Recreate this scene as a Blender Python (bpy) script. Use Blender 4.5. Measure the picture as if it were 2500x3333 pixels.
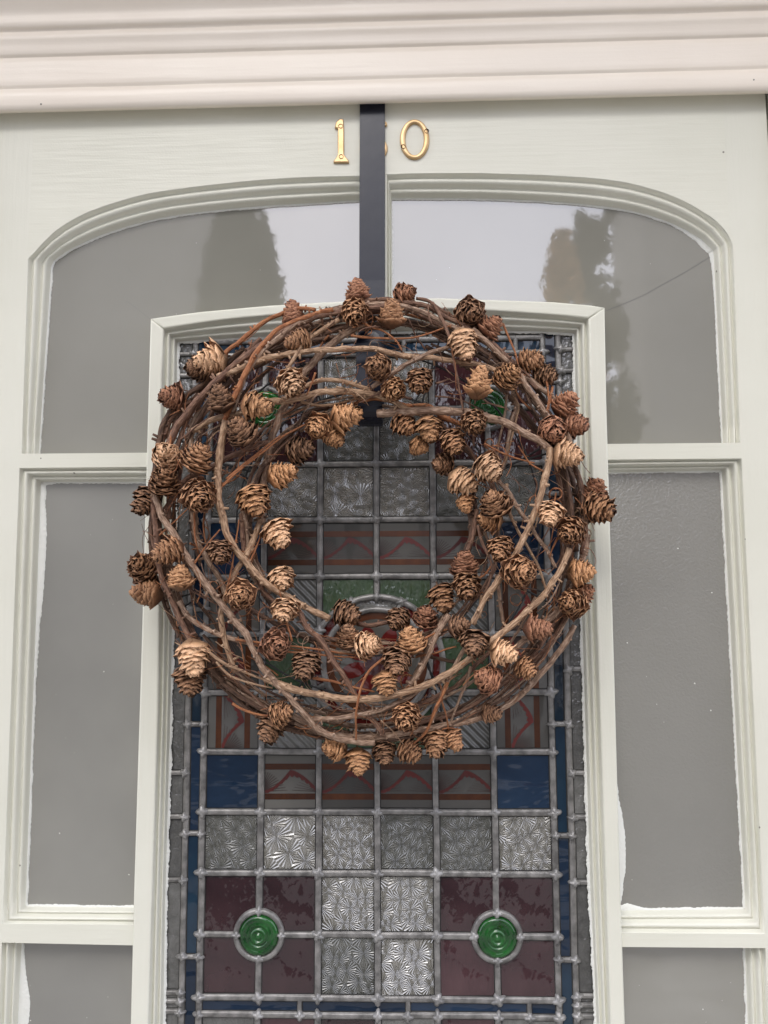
import bpy, bmesh, math, random
from mathutils import Vector, Matrix, noise as mnoise
random.seed(7)
R_ = math.radians
scene = bpy.context.scene
for o in list(bpy.data.objects): bpy.data.objects.remove(o)
COL = scene.collection

# ------------------------------------------------------------------ camera
Z0 = 1.40                      # height of the window grid's origin above the ground
CAM = Vector((0.0351, -0.9055, 0.0991 + Z0)); PITCH, YAW, ROLL, FPX = 0.10808, 0.02859, -0.003765, 2694.6
def cam_axes():
    cp, sp, cy, sy, cr, sr = math.cos(PITCH), math.sin(PITCH), math.cos(YAW), math.sin(YAW), math.cos(ROLL), math.sin(ROLL)
    Rz = Matrix(((cy, -sy, 0), (sy, cy, 0), (0, 0, 1))); Rx = Matrix(((1, 0, 0), (0, cp, -sp), (0, sp, cp)))
    B = Matrix(((1, 0, 0), (0, 0, -1), (0, 1, 0))); Rr = Matrix(((cr, -sr, 0), (sr, cr, 0), (0, 0, 1)))
    return Rz @ Rx @ B @ Rr
AX = cam_axes()
cd = bpy.data.cameras.new('camera'); cam = bpy.data.objects.new('camera', cd); COL.objects.link(cam)
cam.matrix_world = Matrix.Translation(CAM) @ AX.to_4x4()
cd.sensor_fit = 'VERTICAL'; cd.sensor_height = 24.0; cd.lens = FPX / 3333 * 24.0
cd.clip_start = 0.02; cd.clip_end = 400
scene.camera = cam
scene.render.resolution_x, scene.render.resolution_y = 768, 1024

# ------------------------------------------------------------------ sky and sun (overcast)
SUN_EL, SUN_AZ = R_(42), R_(195)      # azimuth measured from +Y, the sun stands behind the viewer
w = bpy.data.worlds.new('World'); scene.world = w; w.use_nodes = True
nt = w.node_tree; nt.nodes.clear()
def N(nt, t, **k):
    n = nt.nodes.new(t)
    for a, v in k.items(): setattr(n, a, v)
    return n
sky = N(nt, 'ShaderNodeTexSky', sky_type='NISHITA', sun_disc=False, sun_elevation=SUN_EL, sun_rotation=SUN_AZ, air_density=1.0, dust_density=4.0, ozone_density=1.0)
tc = N(nt, 'ShaderNodeTexCoord'); cn = N(nt, 'ShaderNodeTexNoise'); cn.inputs['Scale'].default_value = 5; cn.inputs['Detail'].default_value = 4
cr = N(nt, 'ShaderNodeValToRGB'); cr.color_ramp.elements[0].position = .3; cr.color_ramp.elements[1].position = .75
cr.color_ramp.elements[0].color = (12.0, 12.3, 14.4, 1); cr.color_ramp.elements[1].color = (14.6, 14.8, 16.8, 1)
mx = N(nt, 'ShaderNodeMixRGB'); mx.inputs[0].default_value = .85
bg = N(nt, 'ShaderNodeBackground'); bg.inputs['Strength'].default_value = 0.12
wo = N(nt, 'ShaderNodeOutputWorld')
L = nt.links.new
L(tc.outputs['Generated'], cn.inputs['Vector']); L(cn.outputs['Fac'], cr.inputs['Fac']); L(sky.outputs[0], mx.inputs[1]); L(cr.outputs[0], mx.inputs[2])
L(mx.outputs[0], bg.inputs['Color']); L(bg.outputs[0], wo.inputs['Surface'])
sd = bpy.data.lights.new('sun', 'SUN'); sd.energy = 0.75; sd.angle = R_(28); sd.color = (1, .96, .9)
sun = bpy.data.objects.new('sun', sd); COL.objects.link(sun)
sdir = Vector((math.sin(SUN_AZ) * math.cos(SUN_EL), math.cos(SUN_AZ) * math.cos(SUN_EL), math.sin(SUN_EL)))
sun.rotation_euler = sdir.to_track_quat('Z', 'Y').to_euler(); sun.location = sdir * 20
vs = scene.view_settings; scene.display_settings.display_device = 'sRGB'
vs.view_transform = 'Standard'; vs.look = 'None'; vs.gamma = 1; vs.use_curve_mapping = False; vs.exposure = 0.66
scene.render.engine = 'CYCLES'

# ------------------------------------------------------------------ helpers
def U(px, py, y=0.0):
    """photo pixel -> world point on the plane at depth y"""
    d = AX @ Vector(((px - 1250) / FPX, -(py - 1666.5) / FPX, -1))
    return CAM + d * ((y - CAM.y) / d.y)
def XZ(px, py, y=0.0):
    p = U(px, py, y); return (p.x, p.z)
MPP = 0.925 / FPX              # metres per photo pixel at the door
def link(o, parent=None):
    COL.objects.link(o)
    if parent: o.parent = parent
    return o
def obj(name, me, m=None, parent=None, smooth=False, label=None):
    if isinstance(me, bmesh.types.BMesh):
        b = me; me = bpy.data.meshes.new(name); b.normal_update(); b.to_mesh(me); b.free()
    if m is not None and not me.materials:
        for q in (m if isinstance(m, (list, tuple)) else [m]): me.materials.append(q)
    if smooth:
        for p in me.polygons: p.use_smooth = True
    o = bpy.data.objects.new(name, me); link(o, parent)
    if label: o['label'] = label
    return o
def thing(name, label, cat, loc=(0, 0, 0), group=None):
    o = bpy.data.objects.new(name, None); COL.objects.link(o); o.location = loc; o.empty_display_size = .05
    o['label'] = label; o['category'] = cat; o['kind'] = 'thing'
    if group: o['group'] = group
    return o
def tag(o, label, cat, group=None):
    o['label'] = label; o['category'] = cat; o['kind'] = 'thing'
    if group: o['group'] = group
    return o
def struct(o): o['kind'] = 'structure'; return o
def stuff(o): o['kind'] = 'stuff'; return o
def box(bm, x0, x1, y0, y1, z0, z1, mi=0):
    v = [bm.verts.new((x, y, z)) for x in (x0, x1) for y in (y0, y1) for z in (z0, z1)]
    for f in ((0, 1, 3, 2), (4, 6, 7, 5), (0, 4, 5, 1), (2, 3, 7, 6), (0, 2, 6, 4), (1, 5, 7, 3)):
        bm.faces.new([v[i] for i in f]).material_index = mi
def slab(bm, pts, y0, y1, bev=0.0, mi=0):
    """polygon (x,z) list extruded from front y0 to back y1; front edge softened by bev"""
    a = sum(pts[i][0] * pts[(i + 1) % len(pts)][1] - pts[(i + 1) % len(pts)][0] * pts[i][1] for i in range(len(pts)))
    if a < 0: pts = pts[::-1]
    n = len(pts)
    def ring(y, off):
        out = []
        for i in range(n):
            p, c, q = Vector(pts[i - 1]), Vector(pts[i]), Vector(pts[(i + 1) % n])
            e1 = (c - p); e2 = (q - c)
            if e1.length < 1e-9 or e2.length < 1e-9: n1 = n2 = Vector((0, 0))
            else: n1 = Vector((-e1.y, e1.x)).normalized(); n2 = Vector((-e2.y, e2.x)).normalized()
            d = n1 + n2; k = d.length_squared
            v = c + (d * (2 * off / k) if k > .2 else d * off)
            out.append(bm.verts.new((v.x, y, v.y)))
        return out
    rs = []
    if bev > 0:
        for k in range(4):
            a = k / 3 * math.pi / 2
            rs.append(ring(y0 + bev * (1 - math.cos(a)), bev * (1 - math.sin(a))))
    else: rs.append(ring(y0, 0))
    rs.append(ring(y1, 0))
    f = bm.faces.new(rs[0]); f.material_index = mi
    for r0, r1 in zip(rs, rs[1:]):
        for i in range(n):
            f = bm.faces.new((r0[(i + 1) % n], r0[i], r1[i], r1[(i + 1) % n])); f.material_index = mi; f.smooth = r0 is not rs[-2]
    bm.faces.new(rs[-1][::-1]).material_index = mi
def resample(pts, n):
    pts = [Vector(p) for p in pts]; d = [0]
    for a, b in zip(pts, pts[1:]): d.append(d[-1] + (b - a).length)
    out = []; j = 0
    for i in range(n):
        t = d[-1] * i / (n - 1)
        while j < len(pts) - 2 and d[j + 1] < t: j += 1
        s = (t - d[j]) / max(1e-9, d[j + 1] - d[j]); out.append(pts[j].lerp(pts[j + 1], min(1, max(0, s))))
    return out
def catmull(pts, per=6):
    pts = [Vector(p) for p in pts]
    if len(pts) < 3: return resample(pts, per + 1)
    P = [pts[0] * 2 - pts[1]] + pts + [pts[-1] * 2 - pts[-2]]; out = []
    for i in range(1, len(P) - 2):
        for k in range(per):
            t = k / per; a, b, c, d = P[i - 1], P[i], P[i + 1], P[i + 2]
            out.append(.5 * ((2 * b) + (c - a) * t + (2 * a - 5 * b + 4 * c - d) * t * t + (3 * b - a - 3 * c + d) * t ** 3))
    out.append(pts[-1]); return out

# ------------------------------------------------------------------ materials
def mat(name, col=(.5, .5, .5), rough=.5, metal=0, ior=1.5, spec=None):
    m = bpy.data.materials.new(name); m.use_nodes = True
    b = m.node_tree.nodes['Principled BSDF']
    b.inputs['Base Color'].default_value = (*col, 1); b.inputs['Roughness'].default_value = rough
    b.inputs['Metallic'].default_value = metal; b.inputs['IOR'].default_value = ior
    return m, m.node_tree, b
def noise_col(nt, b, c0, c1, scale, vec=(1, 1, 1), detail=4, coord='Object', lo=.3, hi=.7):
    t = N(nt, 'ShaderNodeTexCoord'); mp = N(nt, 'ShaderNodeMapping'); mp.inputs['Scale'].default_value = vec
    n = N(nt, 'ShaderNodeTexNoise'); n.inputs['Scale'].default_value = scale; n.inputs['Detail'].default_value = detail
    r = N(nt, 'ShaderNodeValToRGB'); r.color_ramp.elements[0].color = (*c0, 1); r.color_ramp.elements[1].color = (*c1, 1)
    r.color_ramp.elements[0].position = lo; r.color_ramp.elements[1].position = hi
    L = nt.links.new; L(t.outputs[coord], mp.inputs[0]); L(mp.outputs[0], n.inputs['Vector']); L(n.outputs['Fac'], r.inputs[0]); L(r.outputs[0], b.inputs['Base Color'])
    return t, mp, n, r
def bump(nt, b, fac, strength, dist, normal=None):
    bn = N(nt, 'ShaderNodeBump'); bn.inputs['Strength'].default_value = strength; bn.inputs['Distance'].default_value = dist
    nt.links.new(fac, bn.inputs['Height'])
    if normal is not None: nt.links.new(normal, bn.inputs['Normal'])
    nt.links.new(bn.outputs[0], b.inputs['Normal']); return bn.outputs[0]
def noise_fac(nt, scale, vec=(1, 1, 1), detail=3, dist=0):
    t = N(nt, 'ShaderNodeTexCoord'); mp = N(nt, 'ShaderNodeMapping'); mp.inputs['Scale'].default_value = vec
    n = N(nt, 'ShaderNodeTexNoise'); n.inputs['Scale'].default_value = scale; n.inputs['Detail'].default_value = detail; n.inputs['Distortion'].default_value = dist
    nt.links.new(t.outputs['Object'], mp.inputs[0]); nt.links.new(mp.outputs[0], n.inputs['Vector']); return n.outputs['Fac']
M = {}
def paint(name, c0, c1, rough, streak):
    m, nt, b = mat(name, c0, rough); noise_col(nt, b, c0, c1, 6)
    f1 = noise_fac(nt, 60, streak, 3); f2 = noise_fac(nt, 9, (1, 1, 1), 2); f3 = noise_fac(nt, 420, (1, 1, 1), 1)
    n1 = bump(nt, b, f1, .15, .0022); n2 = bump(nt, b, f2, .25, .006, n1); bump(nt, b, f3, .10, .0006, n2)
    # a few specks of dirt in the paint
    t = N(nt, 'ShaderNodeTexCoord'); vo = N(nt, 'ShaderNodeTexVoronoi', feature='F1'); vo.inputs['Scale'].default_value = 22; lt = N(nt, 'ShaderNodeMath', operation='LESS_THAN'); lt.inputs[1].default_value = .026
    mx = N(nt, 'ShaderNodeMixRGB'); mx.inputs[2].default_value = (.22, .20, .16, 1); src = b.inputs['Base Color'].links[0].from_socket
    nt.links.new(t.outputs['Object'], vo.inputs['Vector']); nt.links.new(vo.outputs['Distance'], lt.inputs[0]); nt.links.new(lt.outputs[0], mx.inputs[0]); nt.links.new(src, mx.inputs[1]); nt.links.new(mx.outputs[0], b.inputs['Base Color'])
    M[name] = m
paint('door_paint', (.675, .67, .555), (.73, .722, .61), .36, (.22, 1, 3.2))
paint('post_paint', (.675, .67, .56), (.73, .722, .615), .36, (3.2, 1, .22))
paint('frame_paint', (.86, .775, .655), (.90, .825, .705), .32, (.16, 1, 2.4))
m, nt, b = mat('putty', (.76, .765, .70), .45); bump(nt, b, noise_fac(nt, 300), .4, .002); M['putty'] = m
m, nt, b = mat('wall_render', (.4, .37, .33), .9); noise_col(nt, b, (.36, .33, .29), (.44, .41, .37), 3); bump(nt, b, noise_fac(nt, 80), .4, .004); M['wall'] = m
m, nt, b = mat('hanger_metal', (.007, .009, .019), .26, 0, 1.42); bump(nt, b, noise_fac(nt, 40), .10, .002); M['hanger'] = m
m, nt, b = mat('brass', (.62, .43, .22), .40, .85); noise_col(nt, b, (.52, .35, .17), (.70, .50, .28), 60); bump(nt, b, noise_fac(nt, 150), .15, .001); M['brass'] = m
m, nt, b = mat('screw_metal', (.09, .055, .03), .55, .5); M['screw'] = m
def lead_mat(name, c0, c1, rough):
    m, nt, b = mat(name, c0, rough, .35); L = nt.links.new
    g = N(nt, 'ShaderNodeNewGeometry'); n = N(nt, 'ShaderNodeTexNoise'); n.inputs['Scale'].default_value = 90; n.inputs['Detail'].default_value = 5; L(g.outputs['Position'], n.inputs['Vector'])
    r = N(nt, 'ShaderNodeValToRGB'); r.color_ramp.elements[0].color = (*c0, 1); r.color_ramp.elements[1].color = (*c1, 1); r.color_ramp.elements[0].position = .32; r.color_ramp.elements[1].position = .68
    L(n.outputs['Fac'], r.inputs[0]); L(r.outputs[0], b.inputs['Base Color'])
    n2 = N(nt, 'ShaderNodeTexNoise'); n2.inputs['Scale'].default_value = 320; n2.inputs['Detail'].default_value = 3; L(g.outputs['Position'], n2.inputs['Vector']); bump(nt, b, n2.outputs['Fac'], .35, .0012); M[name] = m
lead_mat('lead', (.12, .116, .108), (.30, .29, .27), .40)
lead_mat('solder', (.18, .176, .168), (.37, .362, .345), .38)
m, nt, b = mat('cement', (.022, .021, .019), .9); M['cement'] = m
m, nt, b = mat('crack', (.13, .13, .12), .5); M['crack'] = m
m, nt, b = mat('wire', (.05, .05, .05), .5, .6); M['wire'] = m

def glass(name, c0, c1, ior, rough, waves=None, scale=20):
    m, nt, b = mat(name, c0, rough, 0, ior); r_ = noise_col(nt, b, c0, c1, scale)[3]
    if name not in ('obscure_glass', 'hammered_glass', 'frosted_glass'):
        oi = N(nt, 'ShaderNodeObjectInfo'); mr = N(nt, 'ShaderNodeMapRange'); mr.inputs['To Min'].default_value = .55; mr.inputs['To Max'].default_value = 1.25; hs = N(nt, 'ShaderNodeHueSaturation')
        nt.links.new(oi.outputs['Random'], mr.inputs['Value']); nt.links.new(mr.outputs[0], hs.inputs['Value']); nt.links.new(r_.outputs[0], hs.inputs['Color']); nt.links.new(hs.outputs[0], b.inputs['Base Color'])
    if waves:
        prev = None
        for (sc, vec, st, di) in waves: prev = bump(nt, b, noise_fac(nt, sc, vec, 2, .4), st, di, prev)
    M[name] = m; return nt, b
glass('obscure_glass', (.235, .228, .19), (.28, .272, .228), 2.3, .03, [(9, (1, 1, .5), .05, .002), (60, (1, 1, 1), .05, .0006)], 4)
glass('frosted_glass', (.185, .18, .153), (.285, .277, .236), 2.4, .30, [(500, (1, 1, 1), .06, .0005)], 5)
glass('hammered_glass', (.205, .20, .17), (.255, .248, .212), 2.3, .24, [(330, (1, 1, 1), .40, .0012), (3, (1, 1, 1), .12, .006)], 4)
glass('blue_glass', (.008, .019, .040), (.013, .029, .057), 1.55, .06, [(30, (.5, 1, 1.2), .6, .006)], 18)
glass('teal_glass', (.008, .022, .042), (.012, .036, .062), 1.55, .07, [(40, (1, 1, .5), .3, .005)], 30)
glass('plum_glass', (.030, .010, .012), (.060, .026, .028), 1.7, .06, [(34, (1.4, 1, .5), .55, .006), (110, (1.2, 1, .7), .2, .002)], 25)
glass('green_glass', (.035, .062, .032), (.065, .10, .052), 1.65, .08, [(85, (1.3, 1, .7), .5, .005)], 60)
glass('bottle_glass', (.004, .034, .006), (.02, .165, .026), 1.62, .03, [(60, (1, 1, 1), .2, .002)], 60)
glass('rolled_glass', (.085, .084, .075), (.17, .168, .155), 1.75, .09, [(120, (1, 1, 1), .6, .004), (400, (1, 1, 1), .3, .001)], 80)
glass('painted_glass', (.080, .076, .066), (.125, .12, .106), 1.65, .06, [(16, (1, 1, .5), .22, .006)], 8)
glass('ruby_glass', (.06, .006, .006), (.10, .012, .010), 1.7, .06, [(30, (1, 1, 1), .25, .005)], 20)
glass('amber_paint', (.062, .017, .005), (.105, .032, .008), 1.5, .25, None, 60)
glass('red_paint', (.105, .014, .011), (.155, .026, .02), 1.5, .35, None, 60)
glass('line_paint', (.05, .032, .026), (.08, .05, .04), 1.5, .4, None, 60)
# reeded glass: diagonal ridges
nt, b = glass('reeded_glass', (.14, .14, .125), (.19, .19, .175), 1.7, .10)
t = N(nt, 'ShaderNodeTexCoord'); wv = N(nt, 'ShaderNodeTexWave', wave_type='BANDS', bands_direction='DIAGONAL'); wv.inputs['Scale'].default_value = 58; wv.inputs['Distortion'].default_value = .6
mp = N(nt, 'ShaderNodeMapping'); mp.inputs['Scale'].default_value = (1, 0, 1); nt.links.new(t.outputs['Object'], mp.inputs[0]); nt.links.new(mp.outputs[0], wv.inputs['Vector']); bump(nt, b, wv.outputs['Fac'], .8, .004)
# starburst glass: radiating grooves round scattered centres
def starburst(name, c0, c1, ior=2.7):
    m, nt, b = mat(name, c0, .18, 0, ior); L = nt.links.new
    t = N(nt, 'ShaderNodeTexCoord'); mp = N(nt, 'ShaderNodeMapping'); mp.inputs['Scale'].default_value = (1, 0, 1)
    oi = N(nt, 'ShaderNodeObjectInfo'); ad = N(nt, 'ShaderNodeVectorMath', operation='MULTIPLY_ADD'); ad.inputs[0].default_value = (31.3, 0, 17.7)
    comb = N(nt, 'ShaderNodeCombineXYZ'); L(oi.outputs['Random'], comb.inputs[0]); L(oi.outputs['Random'], comb.inputs[2]); L(comb.outputs[0], ad.inputs[1]); L(mp.outputs[0], ad.inputs[2])
    vo = N(nt, 'ShaderNodeTexVoronoi', voronoi_dimensions='3D', feature='F1'); ms = N(nt, 'ShaderNodeMapRange'); ms.inputs['To Min'].default_value = 50; ms.inputs['To Max'].default_value = 76; L(oi.outputs['Random'], ms.inputs['Value']); L(ms.outputs[0], vo.inputs['Scale']); vo.inputs['Randomness'].default_value = .85
    L(t.outputs['Object'], mp.inputs[0]); L(ad.outputs[0], vo.inputs['Vector'])
    sub = N(nt, 'ShaderNodeVectorMath', operation='SUBTRACT'); L(ad.outputs[0], sub.inputs[0]); L(vo.outputs['Position'], sub.inputs[1])
    sx = N(nt, 'ShaderNodeSeparateXYZ'); L(sub.outputs[0], sx.inputs[0])
    at = N(nt, 'ShaderNodeMath', operation='ARCTAN2'); L(sx.outputs[2], at.inputs[0]); L(sx.outputs[0], at.inputs[1])
    mu = N(nt, 'ShaderNodeMath', operation='MULTIPLY'); mu.inputs[1].default_value = 22; L(at.outputs[0], mu.inputs[0])
    si = N(nt, 'ShaderNodeMath', operation='SINE'); L(mu.outputs[0], si.inputs[0])
    # depth of the groove grows with the distance from the centre
    gm = N(nt, 'ShaderNodeMapRange'); gm.inputs['From Min'].default_value = .08; gm.inputs['From Max'].default_value = .45; L(vo.outputs['Distance'], gm.inputs['Value'])
    m2 = N(nt, 'ShaderNodeMath', operation='MULTIPLY'); L(si.outputs[0], m2.inputs[0]); L(gm.outputs[0], m2.inputs[1])
    # every star is also a shallow dish
    m3 = N(nt, 'ShaderNodeMath', operation='MULTIPLY_ADD'); m3.inputs[1].default_value = 2.2; L(vo.outputs['Distance'], m3.inputs[0]); L(m2.outputs[0], m3.inputs[2])
    bump(nt, b, m3.outputs[0], .55, .0016)
    rp = N(nt, 'ShaderNodeValToRGB'); rp.color_ramp.elements[0].color = (*c0, 1); rp.color_ramp.elements[1].color = (*c1, 1); rp.color_ramp.elements[0].position = .1; rp.color_ramp.elements[1].position = .5
    L(vo.outputs['Distance'], rp.inputs[0]); L(rp.outputs[0], b.inputs['Base Color']); M[name] = m
starburst('starburst_glass', (.11, .104, .084), (.20, .19, .155))
starburst('skyless_starburst_glass', (.07, .071, .058), (.125, .125, .107), 1.9)  # same glass coloured darker, for panes that mirror no sky

# bark and cones
def bark(name, c0, c1, c2):
    m, nt, b = mat(name, c0, .75); L = nt.links.new
    uv = N(nt, 'ShaderNodeUVMap'); mp = N(nt, 'ShaderNodeMapping'); mp.inputs['Scale'].default_value = (13, 4.5, 1); oi = N(nt, 'ShaderNodeObjectInfo')
    n = N(nt, 'ShaderNodeTexNoise', noise_dimensions='4D'); n.inputs['Scale'].default_value = 1; n.inputs['Detail'].default_value = 5
    mw = N(nt, 'ShaderNodeMath', operation='MULTIPLY'); mw.inputs[1].default_value = 40; L(oi.outputs['Random'], mw.inputs[0]); L(mw.outputs[0], n.inputs['W'])
    L(uv.outputs[0], mp.inputs[0]); L(mp.outputs[0], n.inputs['Vector'])
    r = N(nt, 'ShaderNodeValToRGB'); e = r.color_ramp.elements; e[0].color = (*c0, 1); e[0].position = .30; e[1].color = (*c2, 1); e[1].position = .72
    q = e.new(.5); q.color = (*c1, 1); L(n.outputs['Fac'], r.inputs[0]); L(r.outputs[0], b.inputs['Base Color']); bump(nt, b, n.outputs['Fac'], .8, .0016); M[name] = m
bark('bark_grey', (0.096, 0.050, 0.031), (0.287, 0.181, 0.116), (0.573, 0.418, 0.305))
bark('bark_brown', (0.063, 0.030, 0.020), (0.175, 0.089, 0.054), (0.328, 0.195, 0.122))
bark('bark_orange', (0.138, 0.047, 0.020), (0.350, 0.130, 0.049), (0.530, 0.259, 0.114))
bark('bark_tan', (0.128, 0.068, 0.037), (0.371, 0.228, 0.132), (0.658, 0.462, 0.296))
bark('bark_dark', (0.036, 0.020, 0.012), (0.101, 0.053, 0.032), (0.212, 0.125, 0.073))
def scale_mat(name, out0, out1, inn):
    m, nt, b = mat(name, out0, .62); L = nt.links.new
    uv = N(nt, 'ShaderNodeUVMap'); sx = N(nt, 'ShaderNodeSeparateXYZ'); L(uv.outputs[0], sx.inputs[0])
    nf = noise_fac(nt, 6, (1, 1, 1), 4)
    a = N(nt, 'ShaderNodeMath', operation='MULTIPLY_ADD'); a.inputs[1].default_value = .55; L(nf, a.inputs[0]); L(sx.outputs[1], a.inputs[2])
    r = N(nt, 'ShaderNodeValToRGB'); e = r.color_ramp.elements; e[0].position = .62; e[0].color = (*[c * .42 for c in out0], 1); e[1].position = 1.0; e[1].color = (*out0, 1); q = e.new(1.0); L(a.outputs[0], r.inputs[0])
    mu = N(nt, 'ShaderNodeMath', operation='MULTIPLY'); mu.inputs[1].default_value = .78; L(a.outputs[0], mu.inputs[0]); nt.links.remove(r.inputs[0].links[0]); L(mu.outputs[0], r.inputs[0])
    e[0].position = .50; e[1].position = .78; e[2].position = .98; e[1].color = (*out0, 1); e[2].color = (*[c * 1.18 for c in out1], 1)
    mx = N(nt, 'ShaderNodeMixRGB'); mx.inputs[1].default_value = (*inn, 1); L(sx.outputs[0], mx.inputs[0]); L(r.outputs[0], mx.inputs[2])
    oi = N(nt, 'ShaderNodeObjectInfo'); mr = N(nt, 'ShaderNodeMapRange'); mr.inputs['To Min'].default_value = .8; mr.inputs['To Max'].default_value = 1.2; L(oi.outputs['Random'], mr.inputs['Value'])
    hs = N(nt, 'ShaderNodeHueSaturation'); L(mr.outputs[0], hs.inputs['Value']); L(mx.outputs[0], hs.inputs['Color']); L(hs.outputs[0], b.inputs['Base Color'])
    bump(nt, b, noise_fac(nt, 30, (1, 1, .3), 3), .35, .01); M[name] = m
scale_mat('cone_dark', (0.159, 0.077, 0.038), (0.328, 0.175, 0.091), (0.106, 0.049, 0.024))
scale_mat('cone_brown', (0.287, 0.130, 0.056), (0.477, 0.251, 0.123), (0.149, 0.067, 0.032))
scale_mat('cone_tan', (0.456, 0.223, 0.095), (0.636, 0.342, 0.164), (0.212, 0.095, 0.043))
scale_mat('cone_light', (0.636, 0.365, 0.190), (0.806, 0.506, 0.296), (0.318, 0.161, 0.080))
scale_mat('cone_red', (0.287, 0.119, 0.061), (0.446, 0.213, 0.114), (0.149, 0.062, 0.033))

# ------------------------------------------------------------------ setting: ground, facade, street
bm = bmesh.new(); box(bm, -60, 60, -60, 12, -.3, 0); struct(obj('ground', bm, None)); g = bpy.data.objects['ground']
m, nt, b = mat('paving', (.3, .29, .27), .85); noise_col(nt, b, (.25, .24, .22), (.34, .33, .31), 8); g.data.materials.append(m)
m, nt, b = mat('asphalt', (.055, .055, .057), .9); noise_col(nt, b, (.045, .045, .047), (.065, .065, .067), 30)
bm = bmesh.new(); box(bm, -60, 60, -9.5, -3.5, .004, .012); struct(obj('road', bm, m))
XJ = .56
bm = bmesh.new(); box(bm, -4, -XJ, .0, .3, 0, 7); box(bm, XJ, 4, .0, .3, 0, 7); box(bm, -XJ, XJ, .0, .3, 2.35, 7); struct(obj('wall', bm, M['wall']))
bm = bmesh.new(); box(bm, -1.0, 1.0, -.60, -.004, 2.74, 2.84); box(bm, -1.02, 1.02, -.62, -.58, 2.72, 2.88); struct(obj('added_shade_roof', bm, M['frame_paint']))  # unseen roof, added to shade the upper part of the door
bm = bmesh.new(); box(bm, -XJ, XJ, .28, .3, 0, 2.35); struct(obj('hall_backing', bm, M['wall']))

# what stands across the street (seen mirrored in the glass)
def simple(name, c0, c1, sc=3, rough=.85):
    m, nt, b = mat(name, c0, rough); noise_col(nt, b, c0, c1, sc); return m
MR, MW, MSL, MF = simple('house_render', (.30, .285, .26), (.36, .345, .32)), simple('dark_window', (.03, .035, .04), (.05, .055, .06), 2, .1), simple('roof_slate', (.07, .07, .075), (.11, .11, .115), 8), simple('white_frame', (.7, .7, .68), (.75, .75, .73))
def house(x0, x1, y0, y1, h, hr, wins, label):
    t = thing('house', label, 'house', ((x0 + x1) / 2, y1, 0), 'houses across the street'); cx, cy = (x0 + x1) / 2, y1
    bm = bmesh.new(); box(bm, x0 - cx, x1 - cx, y0 - cy, 0, 0, h)
    obj('wall', bm, MR, t)
    bm = bmesh.new(); v = [bm.verts.new(p) for p in ((x0 - cx - .15, .25, h + .002), (x1 - cx + .15, .25, h + .002), (x1 - cx + .15, y0 - cy - .25, h + .002), (x0 - cx - .15, y0 - cy - .25, h + .002), (x0 - cx - .15, (y0 - cy) / 2, h + hr), (x1 - cx + .15, (y0 - cy) / 2, h + hr))]
    for f in ((0, 1, 5, 4), (2, 3, 4, 5), (1, 2, 5), (3, 0, 4), (3, 2, 1, 0)): bm.faces.new([v[i] for i in f])
    bmesh.ops.recalc_face_normals(bm, faces=bm.faces); rf = obj('roof', bm, MSL, t)
    bm = bmesh.new(); box(bm, x0 - cx + 1.5, x0 - cx + 2.4, (y0 - cy) / 2 - .3, (y0 - cy) / 2 + .3, h + hr - .8, h + hr + 1.0); obj('chimney', bm, MR, rf)
    for wx, wz, ww, wh in wins:
        bm = bmesh.new(); a, b_ = wx - cx - ww / 2, wx - cx + ww / 2
        for q in ((a - .08, a, wz, wz + wh), (b_, b_ + .08, wz, wz + wh), (a - .08, b_ + .08, wz + wh, wz + wh + .08), (a - .15, b_ + .15, wz - .1, wz), (a, b_, wz + wh / 2 - .03, wz + wh / 2 + .03)): box(bm, q[0], q[1], -.002, .07, q[2], q[3])
        fr = obj('window', bm, MF, t); bm = bmesh.new(); box(bm, a, b_, -.003, .02, wz, wz + wh); obj('pane', bm, MW, fr)
house(-22, -3.2, -14, -12, 8.6, 2.6, [(-6.5, 1.1, 1.2, 1.7), (-9.5, 1.1, 1.2, 1.7), (-6.5, 4.4, 1.1, 1.5), (-9.5, 4.4, 1.1, 1.5), (-14, 4.4, 1.1, 1.5), (-14, 1.1, 1.2, 1.7)], 'grey rendered house mirrored in the upper left pane behind a dark conifer')
house(3.87, 22, -14, -12, 8.6, 2.6, [(8.2, 1.1, 1.2, 1.7), (11.5, 1.1, 1.2, 1.7), (8.2, 4.4, 1.1, 1.5), (11.5, 4.4, 1.1, 1.5), (15, 4.4, 1.1, 1.5), (15, 1.1, 1.2, 1.7)], 'grey rendered house mirrored in the upper right pane beside a russet tree')
house(-14, 14, -42, -34, 6.4, 2.6, [(x, z, 1.2, 1.6) for x in (-6, -2, 2, 6) for z in (1, 4)], 'low distant house mirrored between the two nearer grey houses')
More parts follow.
